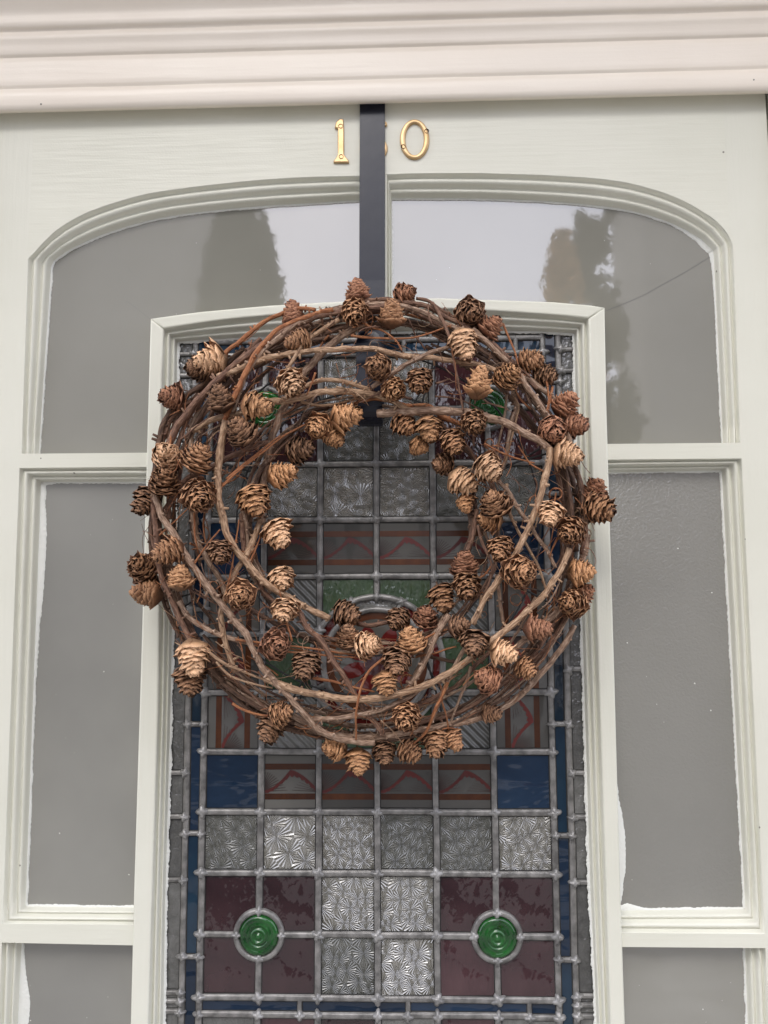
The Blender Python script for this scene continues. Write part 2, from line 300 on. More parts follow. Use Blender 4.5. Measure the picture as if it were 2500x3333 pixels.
def tree(x, y, h, prof, n, leaf, m, label, seed, gap=0):
    t = thing('tree', label, 'tree', (x, y, 0), 'trees across the street'); rg = random.Random(seed)
    bm = bmesh.new(); prev = None
    for k in range(9):
        z = h * .96 * k / 8; r = .13 * (1 - k / 8.5); ring = [bm.verts.new((r * math.cos(j) + .04 * math.sin(k * 2), r * math.sin(j), z)) for j in [q * math.pi / 4 for q in range(8)]]
        if prev:
            for j in range(8): bm.faces.new((prev[j], prev[(j + 1) % 8], ring[(j + 1) % 8], ring[j]))
        prev = ring
    for k in range(26):
        z = h * rg.uniform(.3, .95); a = rg.uniform(0, 6.28); l = prof(z / h) * .9; p, q = Vector((0, 0, z)), Vector((l * math.cos(a), l * math.sin(a), z + .25 * l)); e = Vector((0, 0, .025))
        v = [bm.verts.new(c) for c in (p - e, p + e, q + e * .2)]; bm.faces.new(v); s_ = Vector((-math.sin(a), math.cos(a), 0)) * .025; bm.faces.new([bm.verts.new(c) for c in (p - s_, p + s_, q)])
    obj('trunk', bm, simple('tree_bark', (.06, .05, .04), (.1, .085, .07)), t)
    bm = bmesh.new(); cl = [(rg.uniform(.18, 1), rg.uniform(0, 6.28)) for _ in range(60)]
    for _ in range(n):
        cz, ca = rg.choice(cl); z = min(1, max(.14, cz + rg.gauss(0, .035))); a = ca + rg.gauss(0, .45); r = prof(z) * math.sqrt(rg.random()) * rg.uniform(.85, 1.12)
        if mnoise.noise(Vector((r * math.cos(a) * 2.2, r * math.sin(a) * 2.2 + seed, z * h * 1.6))) < gap: continue
        c = Vector((r * math.cos(a), r * math.sin(a), z * h)); u = Vector((rg.gauss(0, 1), rg.gauss(0, 1), rg.gauss(0, 1))).normalized(); w_ = u.orthogonal().normalized() * leaf * .5; u *= leaf
        bm.faces.new([bm.verts.new(c + q) for q in (-u, w_, u, -w_)])
    stuff(obj('crown', bm, m, t))
MG, MRU = simple('dark_foliage', (.022, .026, .018), (.05, .055, .038), 2), simple('russet_foliage', (.42, .24, .10), (.58, .37, .18), 2)
tree(-2.24, -10, 7.35, lambda z: .12 + .46 * min(1, (1.03 - z) * 4.2), 12000, .09, MG, 'dark pointed conifer mirrored in the upper left pane', 3, -.5)
tree(2.66, -10.4, 7.2, lambda z: .1 + .50 * min(1, (1.02 - z) * 2.2), 9000, .09, MG, 'dark loose tree mirrored in the upper right pane', 4, .0)
tree(2.06, -9.4, 6.2, lambda z: .1 + .34 * min(1, (1.02 - z) * 3.2), 7000, .09, MRU, 'russet tree mirrored in the upper right pane in front of a dark one', 6, -.2)

# ------------------------------------------------------------------ door frame head over the door
P = 0.0635                                     # pitch of the leaded grid
def gx(c): return (c - 3) * P                  # column line -> x
def gz(r): return Z0 - (r - 7) * P * 1.003     # row line -> z
YG = .0205                                     # plane of the plain panes
frame = thing('doorcase', 'cream pink painted moulded door case running above the pale green door', 'doorcase', (0, 0, 0))
# moulding profiles, photo heights along the middle of the picture (px at x=1250) and how far they stand out
def head_board(name, rows, seed):
    bm = bmesh.new(); rng = random.Random(seed); nx = 90; grid = []
    for (py, y) in rows:
        ring = []
        z0 = U(1250, py, y).z
        for i in range(nx + 1):
            x = -1.05 + 2.1 * i / nx
            wob = .0006 * mnoise.noise(Vector((x * 7, z0 * 60, seed)))
            ring.append(bm.verts.new((x, y + wob, z0 + .0052 * (x + .0) + wob * .6)))
        grid.append(ring)
    for r0, r1 in zip(grid, grid[1:]):
        for i in range(nx):
            f = bm.faces.new((r0[i], r0[i + 1], r1[i + 1], r1[i])); f.smooth = True
    return obj(name, bm, M['frame_paint'], frame)
head_board('bead_moulding', [(339, .030), (338, .006), (337, -.009), (333, -.0145), (325, -.0178), (308, -.0192), (290, -.0196), (274, -.0194), (266, -.0188), (261, -.0178), (258, -.0168)], 1)
head_board('fascia_board', [(258, -.0168), (254, -.0170), (250, -.0178), (244, -.0183), (228, -.0184), (200, -.0184), (175, -.0185), (166, -.0182), (160, -.0172), (156, -.0164)], 2)
head_board('ogee_moulding', [(156, -.0164), (152, -.0168), (148, -.0180), (142, -.0189), (130, -.0194), (118, -.0197), (106, -.0204), (97, -.0215), (90, -.0220), (83, -.0218), (77, -.0206), (71, -.0192)], 3)
head_board('cove_moulding', [(71, -.0192), (65, -.0196), (60, -.0210), (54, -.0228), (46, -.0238), (36, -.0241), (26, -.0238), (18, -.0234), (8, -.0240), (-4, -.0255), (-20, -.028), (-60, -.034), (-130, -.044), (-200, -.050), (-260, -.050), (-262, .02)], 4)
ZTOP = U(1250, 336, .0).z
for sx in (-1, 1):
    bm = bmesh.new(); slab(bm, [(sx * .452, 0.02), (sx * XJ, 0.02), (sx * XJ, ZTOP + .02), (sx * .452, ZTOP + .02)], -.008, .12, .003)
    obj('jamb', bm, M['post_paint'], frame)

# ------------------------------------------------------------------ the door
door = thing('door', 'pale sage green front door with arched glazing and a leaded window', 'door', (0, 0, 0))
def px2(pts, y=0.0): return [XZ(a, b, y) for a, b in pts]
ZB = .80                                       # top of the solid lower part, below the picture
def down(p, q, z=ZB):                          # run the line p->q on to height z
    t = (z - p[1]) / (q[1] - p[1]); return (p[0] + (q[0] - p[0]) * t, z)
# outlines traced on the door's face
arcL = px2([(1195, 571), (1000, 576), (850, 585), (708, 599), (590, 613), (482, 630), (390, 654), (301, 684), (240, 713), (188, 746), (148, 782), (113, 820)])
arcR = px2([(1260, 567), (1355, 564), (1530, 563), (1702, 567), (1820, 572), (1928, 579), (2010, 589), (2079, 603), (2160, 627), (2230, 656), (2285, 687), (2327, 716), (2358, 748), (2378, 778)])
cL, cR = XZ(91, 842), XZ(2386, 800)
aLb, aRb = XZ(70, 1477), XZ(2410, 1441)
mL0, mL1 = XZ(63, 1523), XZ(8, 3007)
mR0, mR1 = XZ(2414, 1492), XZ(2489, 3040)
bL0, bR0 = XZ(6, 3068), XZ(2491, 3086)
bL1, bR1 = down(mL0, mL1), down(mR0, mR1)
# the arched frame round the leaded window
fo_L = px2([(492, 1039), (484, 1314), (463, 2082), (439, 2860), (427, 3333)]); fo_L.append(down(fo_L[-2], fo_L[-1]))
fo_R = px2([(1967, 1003), (1973, 1314), (1999, 2200), (2017, 2860), (2033, 3333)]); fo_R.append(down(fo_R[-2], fo_R[-1]))
fo_T = px2([(492, 1039), (650, 1017), (882, 996), (1050, 986), (1195, 980), (1260, 976), (1427, 972), (1634, 979), (1800, 985), (1923, 996), (1967, 1003)])
fi_L = px2([(534, 1072), (530, 1217), (518, 2300), (495, 3000), (486, 3333)]); fi_L.append(down(fi_L[-2], fi_L[-1]))
fi_R = px2([(1914, 1039), (1919, 1384), (1949, 2300), (1973, 3000), (1984, 3333)]); fi_R.append(down(fi_R[-2], fi_R[-1]))
fi_T = px2([(534, 1072), (700, 1048), (834, 1034), (1000, 1021), (1232, 1011), (1430, 1008), (1610, 1016), (1800, 1028), (1914, 1039)])
arcLc, arcRc, fi_Tc = ([tuple(p) for p in catmull(q, k)] for q, k in ((arcL, 5), (arcR, 5), (fi_T, 3)))
def atz(poly, z):
    for a, b in zip(poly, poly[1:]):
        if (a[1] - z) * (b[1] - z) <= 0 and a[1] != b[1]:
            t = (z - a[1]) / (b[1] - a[1]); return (a[0] + (b[0] - a[0]) * t, z)
    return (poly[-1][0], z)
DX = .449
def timber(name, pts, m='door_paint', y0=0.0, bev=0.0, label=None):
    bm = bmesh.new(); slab(bm, pts, y0, .042, bev); return obj(name, bm, M[m], door, label=label)
xsL, xsR = cL[0], XZ(2367, 600)[0]
for a, b in zip(arcRc, arcRc[1:]):
    if a[0] <= xsR <= b[0]: zJ = a[1] + (b[1] - a[1]) * (xsR - a[0]) / (b[0] - a[0])
timber('top_rail', [(xsL, ZTOP + .012), (xsR, ZTOP + .012), (xsR, zJ)] + [p for p in arcRc[::-1] if p[0] < xsR - .0002] + arcLc + [cL])
timber('stile', [(-DX, ZTOP + .012), (xsL, ZTOP + .012), cL, aLb, mL0, mL1, bL0, bL1, (bL1[0], .012), (-DX, .012)], 'post_paint')
timber('stile', [(xsR, ZTOP + .012), (DX, ZTOP + .012), (DX, .012), (bR1[0], .012), bR1, bR0, mR1, mR0, aRb, cR] + [p for p in arcRc[::-1] if p[0] > xsR + .0002] + [(xsR, zJ)], 'post_paint', .0004)
timber('glazing_bar', [aLb, atz(fo_L, aLb[1]), atz(fo_L, mL0[1]), mL0])
timber('glazing_bar', [aRb, atz(fo_R, aRb[1]), atz(fo_R, mR0[1]), mR0])
timber('glazing_bar', [mL1, atz(fo_L, mL1[1]), atz(fo_L, XZ(437, 3077)[1]), bL0])
timber('glazing_bar', [mR1, atz(fo_R, mR1[1]), atz(fo_R, bR0[1]), bR0])
def ontop(x): 
    for a, b in zip(fo_T, fo_T[1:]):
        if a[0] <= x <= b[0]: return a[1] + (b[1] - a[1]) * (x - a[0]) / (b[0] - a[0])
timber('glazing_bar', [arcL[0], arcR[0], (arcR[0][0], ontop(arcR[0][0])), (arcL[0][0], ontop(arcL[0][0]))], 'post_paint', 0, .001)
timber('window_frame_post', fo_L + fi_L[::-1], 'post_paint', -.003, .0022)
timber('window_frame_post', fo_R + fi_R[::-1], 'post_paint', -.003, .0022)
timber('window_frame_head', fo_T + fi_Tc[::-1], 'door_paint', -.003, .0022)
timber('lock_rail', [bL1, bR1, (bR1[0], .62), (bL1[0], .62)])
timber('lower_panel', [(bL1[0], .62), (bR1[0], .62), (bR1[0], .012), (bL1[0], .012)], 'door_paint', .012)

PROF = [(0, 0), (.03, .0006), (.06, .0022), (.09, .0048), (.14, .0062), (.19, .0056), (.24, .0042), (.31, .0034), (.40, .0040), (.47, .0060), (.51, .0088), (.55, .0112), (.60, .0116), (.65, .0104), (.72, .0098), (.79, .0106), (.84, .0132), (.88, .0165), (.93, .0190), (1.0, .0206)]
def moulding(sides_out, sides_in, closed=True):
    """sweep the moulding profile between an outer outline (door face) and an inner outline (glass)"""
    so, si = [], []
    for a, b in zip(sides_out, sides_in):
        n = max(6, int(sum((Vector(p) - Vector(q)).length for p, q in zip(a, a[1:])) / .02))
        so += resample(a, n)[:-1]; si += resample(b, n)[:-1]
    if not closed: so.append(Vector(sides_out[-1][-1])); si.append(Vector(sides_in[-1][-1]))
    bm = bmesh.new(); rings = []
    for t, d in PROF:
        ring = []
        for i, (p, q) in enumerate(zip(so, si)):
            v = p.lerp(q, t); dd = d
            k = mnoise.noise(Vector((v.x * 40, v.y * 40, t * 9))) * .0004
            ring.append(bm.verts.new((v.x, dd + k, v.y)))
        rings.append(ring)
    n = len(so)
    for r0, r1 in zip(rings, rings[1:]):
        for i in range(n if closed else n - 1):
            f = bm.faces.new((r0[i], r0[(i + 1) % n], r1[(i + 1) % n], r1[i])); f.smooth = True
    bmesh.ops.recalc_face_normals(bm, faces=bm.faces)
    if sum(f.normal.y * f.calc_area() for f in bm.faces) > 0:
        bmesh.ops.reverse_faces(bm, faces=bm.faces)
    return obj('moulding', bm, M['post_paint'], door), si
def inset(p, dx, dz): return (p[0] + dx, p[1] + dz)
G = lambda pts: px2(pts, YG)
e = .0016
panes = []
# upper left light
fTl = [p for p in fo_T if p[0] < arcL[0][0] - .002]; jl = (arcL[0][0], ontop(arcL[0][0]))
gArc = G([(1160, 658), (1000, 668), (880, 675), (776, 683), (660, 695), (558, 709), (460, 730), (377, 755), (310, 779), (249, 808), (205, 832), (180, 852)])
arcS = catmull(arcL, 5); gArcS = catmull(gArc, 5)
topL = inset(arcL[0], -.006, 0); gtop = (arcL[0][0] - .008, gArc[0][1] + .0005)
o_ = [[arcL[0]] + arcS[1:], [arcS[-1], cL], [cL, aLb], [aLb, atz(fo_L, aLb[1])], [atz(fo_L, aLb[1]), fo_L[0]], fTl + [jl], [jl, arcL[0]]]
gl0, gl1 = G([(160, 905), (131, 1471)]); gl1 = (gl1[0], aLb[1] + e); gmL = G([(172, 872)])[0]
i_ = [[gtop] + gArcS, [gArcS[-1], gmL], [gmL, gl1], [gl1, inset(atz(fo_L, aLb[1]), -e, e)], [inset(atz(fo_L, aLb[1]), -e, e), inset(fo_L[0], -e, e)], [inset(p, -e if k == 0 else 0, e) for k, p in enumerate(fTl)] + [inset(jl, -.008, e)], [inset(jl, -.008, e), gtop]]
mo, si = moulding(o_, i_); panes.append(('arched left', si))
# upper right light
fTr = [p for p in fo_T if p[0] > arcR[0][0] + .002]; jr = (arcR[0][0], ontop(arcR[0][0]))
gArc = G([(1276, 651), (1400, 651), (1550, 652), (1702, 657), (1860, 667), (2004, 683), (2090, 701), (2154, 721), (2215, 746), (2267, 776), (2300, 798), (2317, 820)])
arcS = catmull(arcR, 5); gArcS = catmull(gArc, 5); gjr = (gArc[0][0], jr[1] + e)
g0 = G([(2348, 1424)])[0]; g0 = (g0[0], aRb[1] + e); q0 = atz(fo_R, aRb[1]); gmR = G([(2319, 850)])[0]
o_ = [arcS, [arcS[-1], cR], [cR, aRb], [aRb, q0], [q0, fo_R[0]], fTr[::-1] + [jr], [jr, arcR[0]]]
i_ = [gArcS, [gArcS[-1], gmR], [gmR, g0], [g0, inset(q0, e, e)], [inset(q0, e, e), inset(fo_R[0], e, e)], [inset(p, e if k == 0 else 0, e) for k, p in enumerate(fTr[::-1])] + [gjr], [gjr, gArc[0]]]
mo, si = moulding(o_, i_); panes.append(('arched right', si))
# middle lights
a, b_ = atz(fo_L, mL0[1]), atz(fo_L, mL1[1]); tl, bl = G([(139, 1572), (89, 2946)])
ta, ba = (a[0] - e, G([(477, 1572)])[0][1]), (b_[0] - e, G([(439, 2949)])[0][1])
mo, si = moulding([[mL0, a], [a, b_], [b_, mL1], [mL1, mL0]], [[tl, ta], [ta, ba], [ba, bl], [bl, tl]]); panes.append(('middle left', si))
a, b_ = atz(fo_R, mR0[1]), atz(fo_R, mR1[1]); tr, br = G([(2344, 1534), (2421, 2954)])
ta, ba = (a[0] + e, G([(1979, 1541)])[0][1]), (b_[0] + e, G([(2036, 2958)])[0][1])
mo, si = moulding([[mR0, a], [a, b_], [b_, mR1], [mR1, mR0]], [[tr, ta], [ta, ba], [ba, br], [br, tr]]); panes.append(('middle right', si))
# lower lights
a, b_ = atz(fo_L, XZ(437, 3077)[1]), atz(fo_L, ZB); tl = (G([(76, 3070)])[0][0], bL0[1] - e); bl = (down(G([(76, 3070)])[0], G([(63, 3333)])[0], ZB + .03))
mo, si = moulding([[bL0, a], [a, b_], [b_, bL1], [bL1, bL0]], [[tl, inset(a, -e, -e)], [inset(a, -e, -e), (b_[0] - e, ZB + .03)], [(b_[0] - e, ZB + .03), bl], [bl, tl]]); panes.append(('lower left', si))
a, b_ = atz(fo_R, bR0[1]), atz(fo_R, ZB); tr = (G([(2421, 3089)])[0][0], bR0[1] - e); br = down(G([(2421, 3089)])[0], G([(2429, 3333)])[0], ZB + .03)
mo, si = moulding([[bR0, a], [a, b_], [b_, bR1], [bR1, bR0]], [[tr, inset(a, e, -e)], [inset(a, e, -e), (b_[0] + e, ZB + .03)], [(b_[0] + e, ZB + .03), br], [br, tr]]); panes.append(('lower right', si))
# moulding round the leaded window
gT = G([(583, 1118), (700, 1110), (850, 1102), (1019, 1095), (1160, 1089), (1296, 1085), (1450, 1082), (1634, 1082), (1750, 1085), (1864, 1090)])
gL_ = G([(583, 1118), (582, 1241), (560, 2300), (544, 2907), (537, 3333)]); gL_.append(down(gL_[-2], gL_[-1]))
gR_ = G([(1864, 1090), (1868, 1263), (1898, 2300), (1917, 2907), (1937, 3333)]); gR_.append(down(gR_[-2], gR_[-1]))
moulding([fi_L[::-1], catmull(fi_T, 3), fi_R], [gL_[::-1], catmull(gT, 3), gR_], False)

# plain panes with their ragged paint edges
def ribbon(poly, seed, amp, fn=None, y=.0199):
    """a ragged strip of paint left on the glass along the outline poly (list of Vector 2D, closed)"""
    rng = random.Random(seed); bm = bmesh.new(); pts = []
    n = len(poly)
    for i in range(n):
        a, b = poly[i], poly[(i + 1) % n]; k = max(1, int((b - a).length / .0012))
        for j in range(k): pts.append((a.lerp(b, j / k), (b - a).normalized()))
    c = sum((p for p, _ in pts), Vector((0, 0))) / len(pts)
    area = sum(poly[i].x * poly[(i + 1) % n].y - poly[(i + 1) % n].x * poly[i].y for i in range(n)); s = 1 if area > 0 else -1
    rows = []
    for p, d in pts:
        nrm = Vector((-d.y, d.x)) * s
        q = Vector((p.x * 60, p.y * 60, seed)); wdt = amp * (.45 + .55 * mnoise.noise(q) + .35 * mnoise.noise(q * 5) + .25 * mnoise.noise(q * 16))
        if fn: wdt += fn(p)
        wdt = max(.0002, wdt)
        rows.append((p - nrm * .0012, p + nrm * wdt * .7, p + nrm * wdt))
    v = [[bm.verts.new((a.x, y - .0010, a.y)), bm.verts.new((b.x, y - .0007, b.y)), bm.verts.new((c_.x, y + .0005, c_.y))] for a, b, c_ in rows]
    for i in range(len(v)):
        a, b = v[i], v[(i + 1) % len(v)]
        for k in range(2): bm.faces.new((a[k], b[k], b[k + 1], a[k + 1])).smooth = True
    bmesh.ops.recalc_face_normals(bm, faces=bm.faces)
    if sum(f.normal.y for f in bm.faces) > 0: bmesh.ops.reverse_faces(bm, faces=bm.faces)
    return bm
def bulge(cx, cz, hx, hz, amt): return lambda p: amt * math.exp(-((p.x - cx) / hx) ** 2 - ((p.y - cz) / hz) ** 2)
bx, bz = XZ(2030, 2760, YG); lx, lz = XZ(125, 1800, YG); kx, kz = XZ(1180, 660, YG); rx, rz_ = XZ(2290, 800, YG); ux, uz = XZ(68, 3290, YG)
fns = {'middle right': bulge(bx, bz, .012, .055, .016), 'middle left': bulge(lx, lz, .010, .09, .006), 'arched right': bulge(rx, rz_, .03, .02, .004), 'lower left': bulge(ux, uz, .012, .04, .010)}
for k, (nm, si) in enumerate(panes):
    pl = [Vector(p) for p in si]
    bm = bmesh.new(); slab(bm, [(p.x, p.y) for p in pl], YG, YG + .004)
    gp = obj('glass_pane', bm, M['hammered_glass' if nm == 'middle right' else 'obscure_glass' if 'arched' in nm or nm == 'lower right' else 'frosted_glass'], door)
    obj('paint_edge', ribbon(pl, 3 + k, 0.0014 if 'arched' in nm else .0019, fns.get(nm)), M['putty'], gp)
    # flecks of paint
    rng = random.Random(50 + k); bm = bmesh.new(); xs = [p.x for p in pl]; zs = [p.y for p in pl]
    for _ in range(9):
        x, z = rng.uniform(min(xs) + .01, max(xs) - .01), rng.uniform(max(min(zs), 1.0) + .01, max(zs) - .04)
        ins = False
        for i in range(len(pl)):
            a, b = pl[i], pl[i - 1]
            if (a.y > z) != (b.y > z) and x < (b.x - a.x) * (z - a.y) / (b.y - a.y) + a.x: ins = not ins
        if not ins: continue
        r = rng.choice((.0003, .0003, .0004, .0007)); 
        ring = [bm.verts.new((x + r * math.cos(t) * rng.uniform(.6, 1.4), YG - .0002, z + r * math.sin(t) * rng.uniform(.6, 1.6))) for t in [j * math.pi / 3 for j in range(6)]]
        cc = bm.verts.new((x, YG - .0005, z))
        for j in range(6): bm.faces.new((ring[(j + 1) % 6], ring[j], cc))
    stuff(obj('paint_flecks', bm, M['putty'], gp))
def crack(pane_o, pts):
    bm = bmesh.new(); pr = None
    for k, p in enumerate(catmull([Vector(XZ(*q, YG)) for q in pts], 5)):
        wd = .0002; cur = (bm.verts.new((p.x, YG - .0002, p.y + wd)), bm.verts.new((p.x + wd, YG - .0002, p.y - wd)))
        if pr: bm.faces.new((pr[1], cur[1], cur[0], pr[0]))
        pr = cur
    obj('crack', bm, M['crack'], pane_o)
gps = [o for o in door.children if o.name.startswith('glass_pane')]
crack(gps[0], [(377, 780), (392, 830), (415, 868), (440, 902)]); crack(gps[0], [(412, 980), (450, 1008), (488, 1038)])
crack(gps[1], [(1972, 1012), (2080, 968), (2150, 930), (2240, 880), (2308, 838)])
poly = [Vector(p) for p in gL_[::-1] + catmull(gT, 3)[1:] + gR_[1:]]
obj('paint_edge', ribbon(poly, 21, .0030, None, .0185), M['putty'], door)

# ------------------------------------------------------------------ leaded window
YP = .0215
rngp = random.Random(11)
def pane(pts, m, hole=None, parent=None, tilt=1.0, name='stained_glass_pane', label=None, th=.003, y=YP):
    """a piece of glass in its own plane, tipped a little in its lead; hole=(cx,cz,R): outline kept outside this circle"""
    p = resample(list(pts) + [pts[0]], 41)[:-1]
    if hole:
        q = []
        for v in p:
            d = v - Vector(hole[:2])
            q.append(Vector(hole[:2]) + d * (hole[2] / d.length) if 1e-6 < d.length < hole[2] else v)
        p = q
    c = sum(p, Vector((0, 0))) / len(p)
    a = sum(p[i].x * p[(i + 1) % len(p)].y - p[(i + 1) % len(p)].x * p[i].y for i in range(len(p)))
    if a < 0: p = p[::-1]
    bm = bmesh.new(); f = [bm.verts.new((v.x - c.x, 0, v.y - c.y)) for v in p]; bk = [bm.verts.new((v.x - c.x, th, v.y - c.y)) for v in p]
    bm.faces.new(f); bm.faces.new(bk[::-1]); n = len(p)
    for i in range(n): bm.faces.new((f[(i + 1) % n], f[i], bk[i], bk[(i + 1) % n]))
    o = obj(name, bm, M[m], parent or door, label=label)
    o.location = (c.x, y, c.y); o.rotation_euler = (R_(rngp.gauss(0, .9) * tilt), 0, R_(rngp.gauss(0, .9) * tilt)); return o
def cell(c0, r0, c1, r1): return [(gx(c0), gz(r1)), (gx(c1), gz(r1)), (gx(c1), gz(r0)), (gx(c0), gz(r0))]
def flat(pts, y): return [(p[0], y, p[1]) for p in pts]
def painted(o, vertical=False, flip=False):
    """amber bands and a scalloped red leaf scroll painted on the pane, as thin layers"""
    h = P * .5; fx = -1 if flip else 1
    def put(bm, a, b, y): return bm.verts.new((b * h if vertical else a * h, y, a * h * fx if vertical else b * h * fx))
    bm = bmesh.new()
    for lo, hi in ((.40, .60), (-.60, -.40)):
        vs_ = [put(bm, a, b, -.0002) for a, b in ((-1, lo), (1, lo), (1, hi), (-1, hi))]; bm.faces.new(vs_)
    if 1: bmesh.ops.recalc_face_normals(bm, faces=bm.faces)
    for f in bm.faces:
        if f.normal.y > 0: f.normal_flip()
    obj('amber_band', bm, M['amber_paint'], o)
    bm = bmesh.new(); n = 40; up, dn = [], []
    for i in range(n + 1):
        a = -1 + 2 * i / n
        b = -.34 + .70 * (a + 1) ** 1.9 if a < 0 else .36 - .70 * a ** 1.6
        t = .06 + .09 * abs(math.sin(i * .95)) * (1 if a > 0 else .5) + .08 * max(0, 1 - 3 * abs(a))
        up.append(put(bm, a, min(.385, b + .03), -.0003)); dn.append(put(bm, a, max(-.385, b - t), -.0003))
    for i in range(n): bm.faces.new((dn[i], dn[i + 1], up[i + 1], up[i]))
    # base of the leaves along the lower band
    for f in bm.faces: f.normal_update()
    for f in bm.faces:
        if f.normal.y > 0: f.normal_flip()
    lf = obj('leaf_scroll', bm, M['red_paint'], o)
    bm = bmesh.new()
    for k in range(11):
        for (ax, bx_, s) in ((-.95, .38, 1), (.95, .38, -1)):
            t0 = k / 10; e0 = (ax, -.34 + .1 * t0 * 0); e1 = (ax + s * (.12 + .75 * t0), .33 - .62 * t0 ** 1.6)
            prev = None
            for j in range(7):
                u = j / 6; x = e0[0] + (e1[0] - e0[0]) * u; z = e0[1] + (e1[1] - e0[1]) * (u ** .7); wd = .017 * (1 - .5 * u)
                cur = (put(bm, x - wd, z + wd, -.00025), put(bm, x + wd, z - wd, -.00025))
                if prev: bm.faces.new((prev[0], prev[1], cur[1], cur[0]))
                prev = cur
    for f in bm.faces: f.normal_update()
    for f in bm.faces:
        if f.normal.y > 0: f.normal_flip()
    obj('leaf_veins', bm, M['line_paint'], o)
RR = .375 * P
roundels = [(gx(1), gz(2)), (gx(5), gz(2)), (gx(1), gz(11)), (gx(5), gz(11))]
MC = (0.0, gz(6.5)); RO, RI = 1.15 * P, .93 * P
for r in range(1, 12):
    for c in range(0, 6):
        q = cell(c, r, c + 1, r + 1)
        if r in (1, 2, 10, 11) and c in (0, 1, 4, 5):
            rc = roundels[(0 if r < 3 else 2) + (0 if c < 2 else 1)]
            pane(q, 'plum_glass', (rc[0], rc[1], RR))
        elif r in (1, 2, 3, 9, 10, 11): pane(q, 'skyless_starburst_glass' if (r, c) in ((9, 0), (9, 3), (9, 4), (3, 0), (3, 4), (3, 5), (2, 2), (2, 3), (11, 2)) else 'starburst_glass', name='starburst_pane')
        elif r in (4, 8):
            if c in (0, 5): pane(q, 'blue_glass')
            else: painted(pane(q, 'painted_glass', tilt=.5))
        elif c in (0, 5): painted(pane(q, 'painted_glass', tilt=.5), True, r % 2 == 0)
        elif (r, c) in ((6, 2), (6, 3)): pass
        else:
            corner = r in (5, 7) and c in (1, 4)
            pane(q, 'reeded_glass' if corner else 'green_glass', (MC[0], MC[1], RO))
def ring_pts(cx, cz, r, n=48, a0=0, a1=2 * math.pi): return [(cx + r * math.cos(a0 + (a1 - a0) * i / n), cz + r * math.sin(a0 + (a1 - a0) * i / n)) for i in range(n + (0 if abs(a1 - a0 - 2 * math.pi) < 1e-6 else 1))]
for k in range(8):
    a0 = math.pi * (2 * k - .1 + .0) / 8 + math.pi / 8 * 1.0; a1 = a0 + math.pi / 4
    o = pane(ring_pts(*MC, RO, 10, a0, a1) + ring_pts(*MC, RI, 10, a1, a0), 'rolled_glass' if k == 1 else 'ruby_glass', tilt=1.2)  # top ruby piece gets pale glass in place of its sky reflection
pane(ring_pts(*MC, RI, 40), 'painted_glass', tilt=.3, name='medallion_pane')
mp_ = bpy.data.objects['medallion_pane']
bm = bmesh.new()
for i in range(48):
    a, b = 2 * math.pi * i / 48, 2 * math.pi * (i + 1) / 48; bm.faces.new([bm.verts.new((r * math.cos(t), -.0003, r * math.sin(t))) for r, t in ((.76 * P, a), (.76 * P, b), (.88 * P, b), (.88 * P, a))])
obj('amber_ring', bm, M['amber_paint'], mp_)
bm = bmesh.new()
for k in range(8):
    t = k * math.pi / 4 + .3; dd = Vector((math.cos(t), math.sin(t))); nn = Vector((-dd.y, dd.x)); pp = []
    for j in range(14):
        u = 2 * math.pi * j / 14; v = dd * (.42 + .24 * math.cos(u)) * P + nn * (.13 * math.sin(u)) * P; pp.append(bm.verts.new((v.x, -.0003, v.y)))
    bm.faces.new(pp)
obj('petals', bm, M['ruby_glass'], mp_)
bm = bmesh.new(); bm.faces.new([bm.verts.new((.22 * P * math.cos(2 * math.pi * j / 20), -.0005, .22 * P * math.sin(2 * math.pi * j / 20))) for j in range(20)]); obj('flower_centre', bm, M['plum_glass'], mp_)
# green roundels: bull's-eye discs with concentric rings
prof = [(0, .0062), (.10, .0066), (.14, .0046), (.26, .0050), (.30, .0066), (.36, .0060), (.44, .0040), (.50, .0052), (.56, .0058), (.64, .0040), (.74, .0050), (.86, .0054), (.95, .0038), (1.02, .0012)]
for i, (cx, cz) in enumerate(roundels):
    bm = bmesh.new(); prev = None; rg = random.Random(i)
    for k, (r, d) in enumerate(prof):
        ring = [bm.verts.new((.335 * P * r * math.cos(t) * (1 + .03 * math.sin(t + i)), -d * 1.25, .335 * P * r * math.sin(t))) for t in [2 * math.pi * j / 40 for j in range(40)]] if k else [bm.verts.new((0, -d * 1.25, 0))]
        if prev:
            for j in range(40):
                if len(prev) == 1: f = bm.faces.new((prev[0], ring[j], ring[(j + 1) % 40]))
                else: f = bm.faces.new((prev[j], ring[j], ring[(j + 1) % 40], prev[(j + 1) % 40]))
                f.smooth = True
        prev = ring
    bmesh.ops.recalc_face_normals(bm, faces=bm.faces)
    if sum(f.normal.y for f in bm.faces) > 0: bmesh.ops.reverse_faces(bm, faces=bm.faces)
    o = obj('glass_roundel', bm, M['bottle_glass'], door); o.location = (cx, YP, cz); o.rotation_euler = (0, rg.uniform(0, 6), 0)
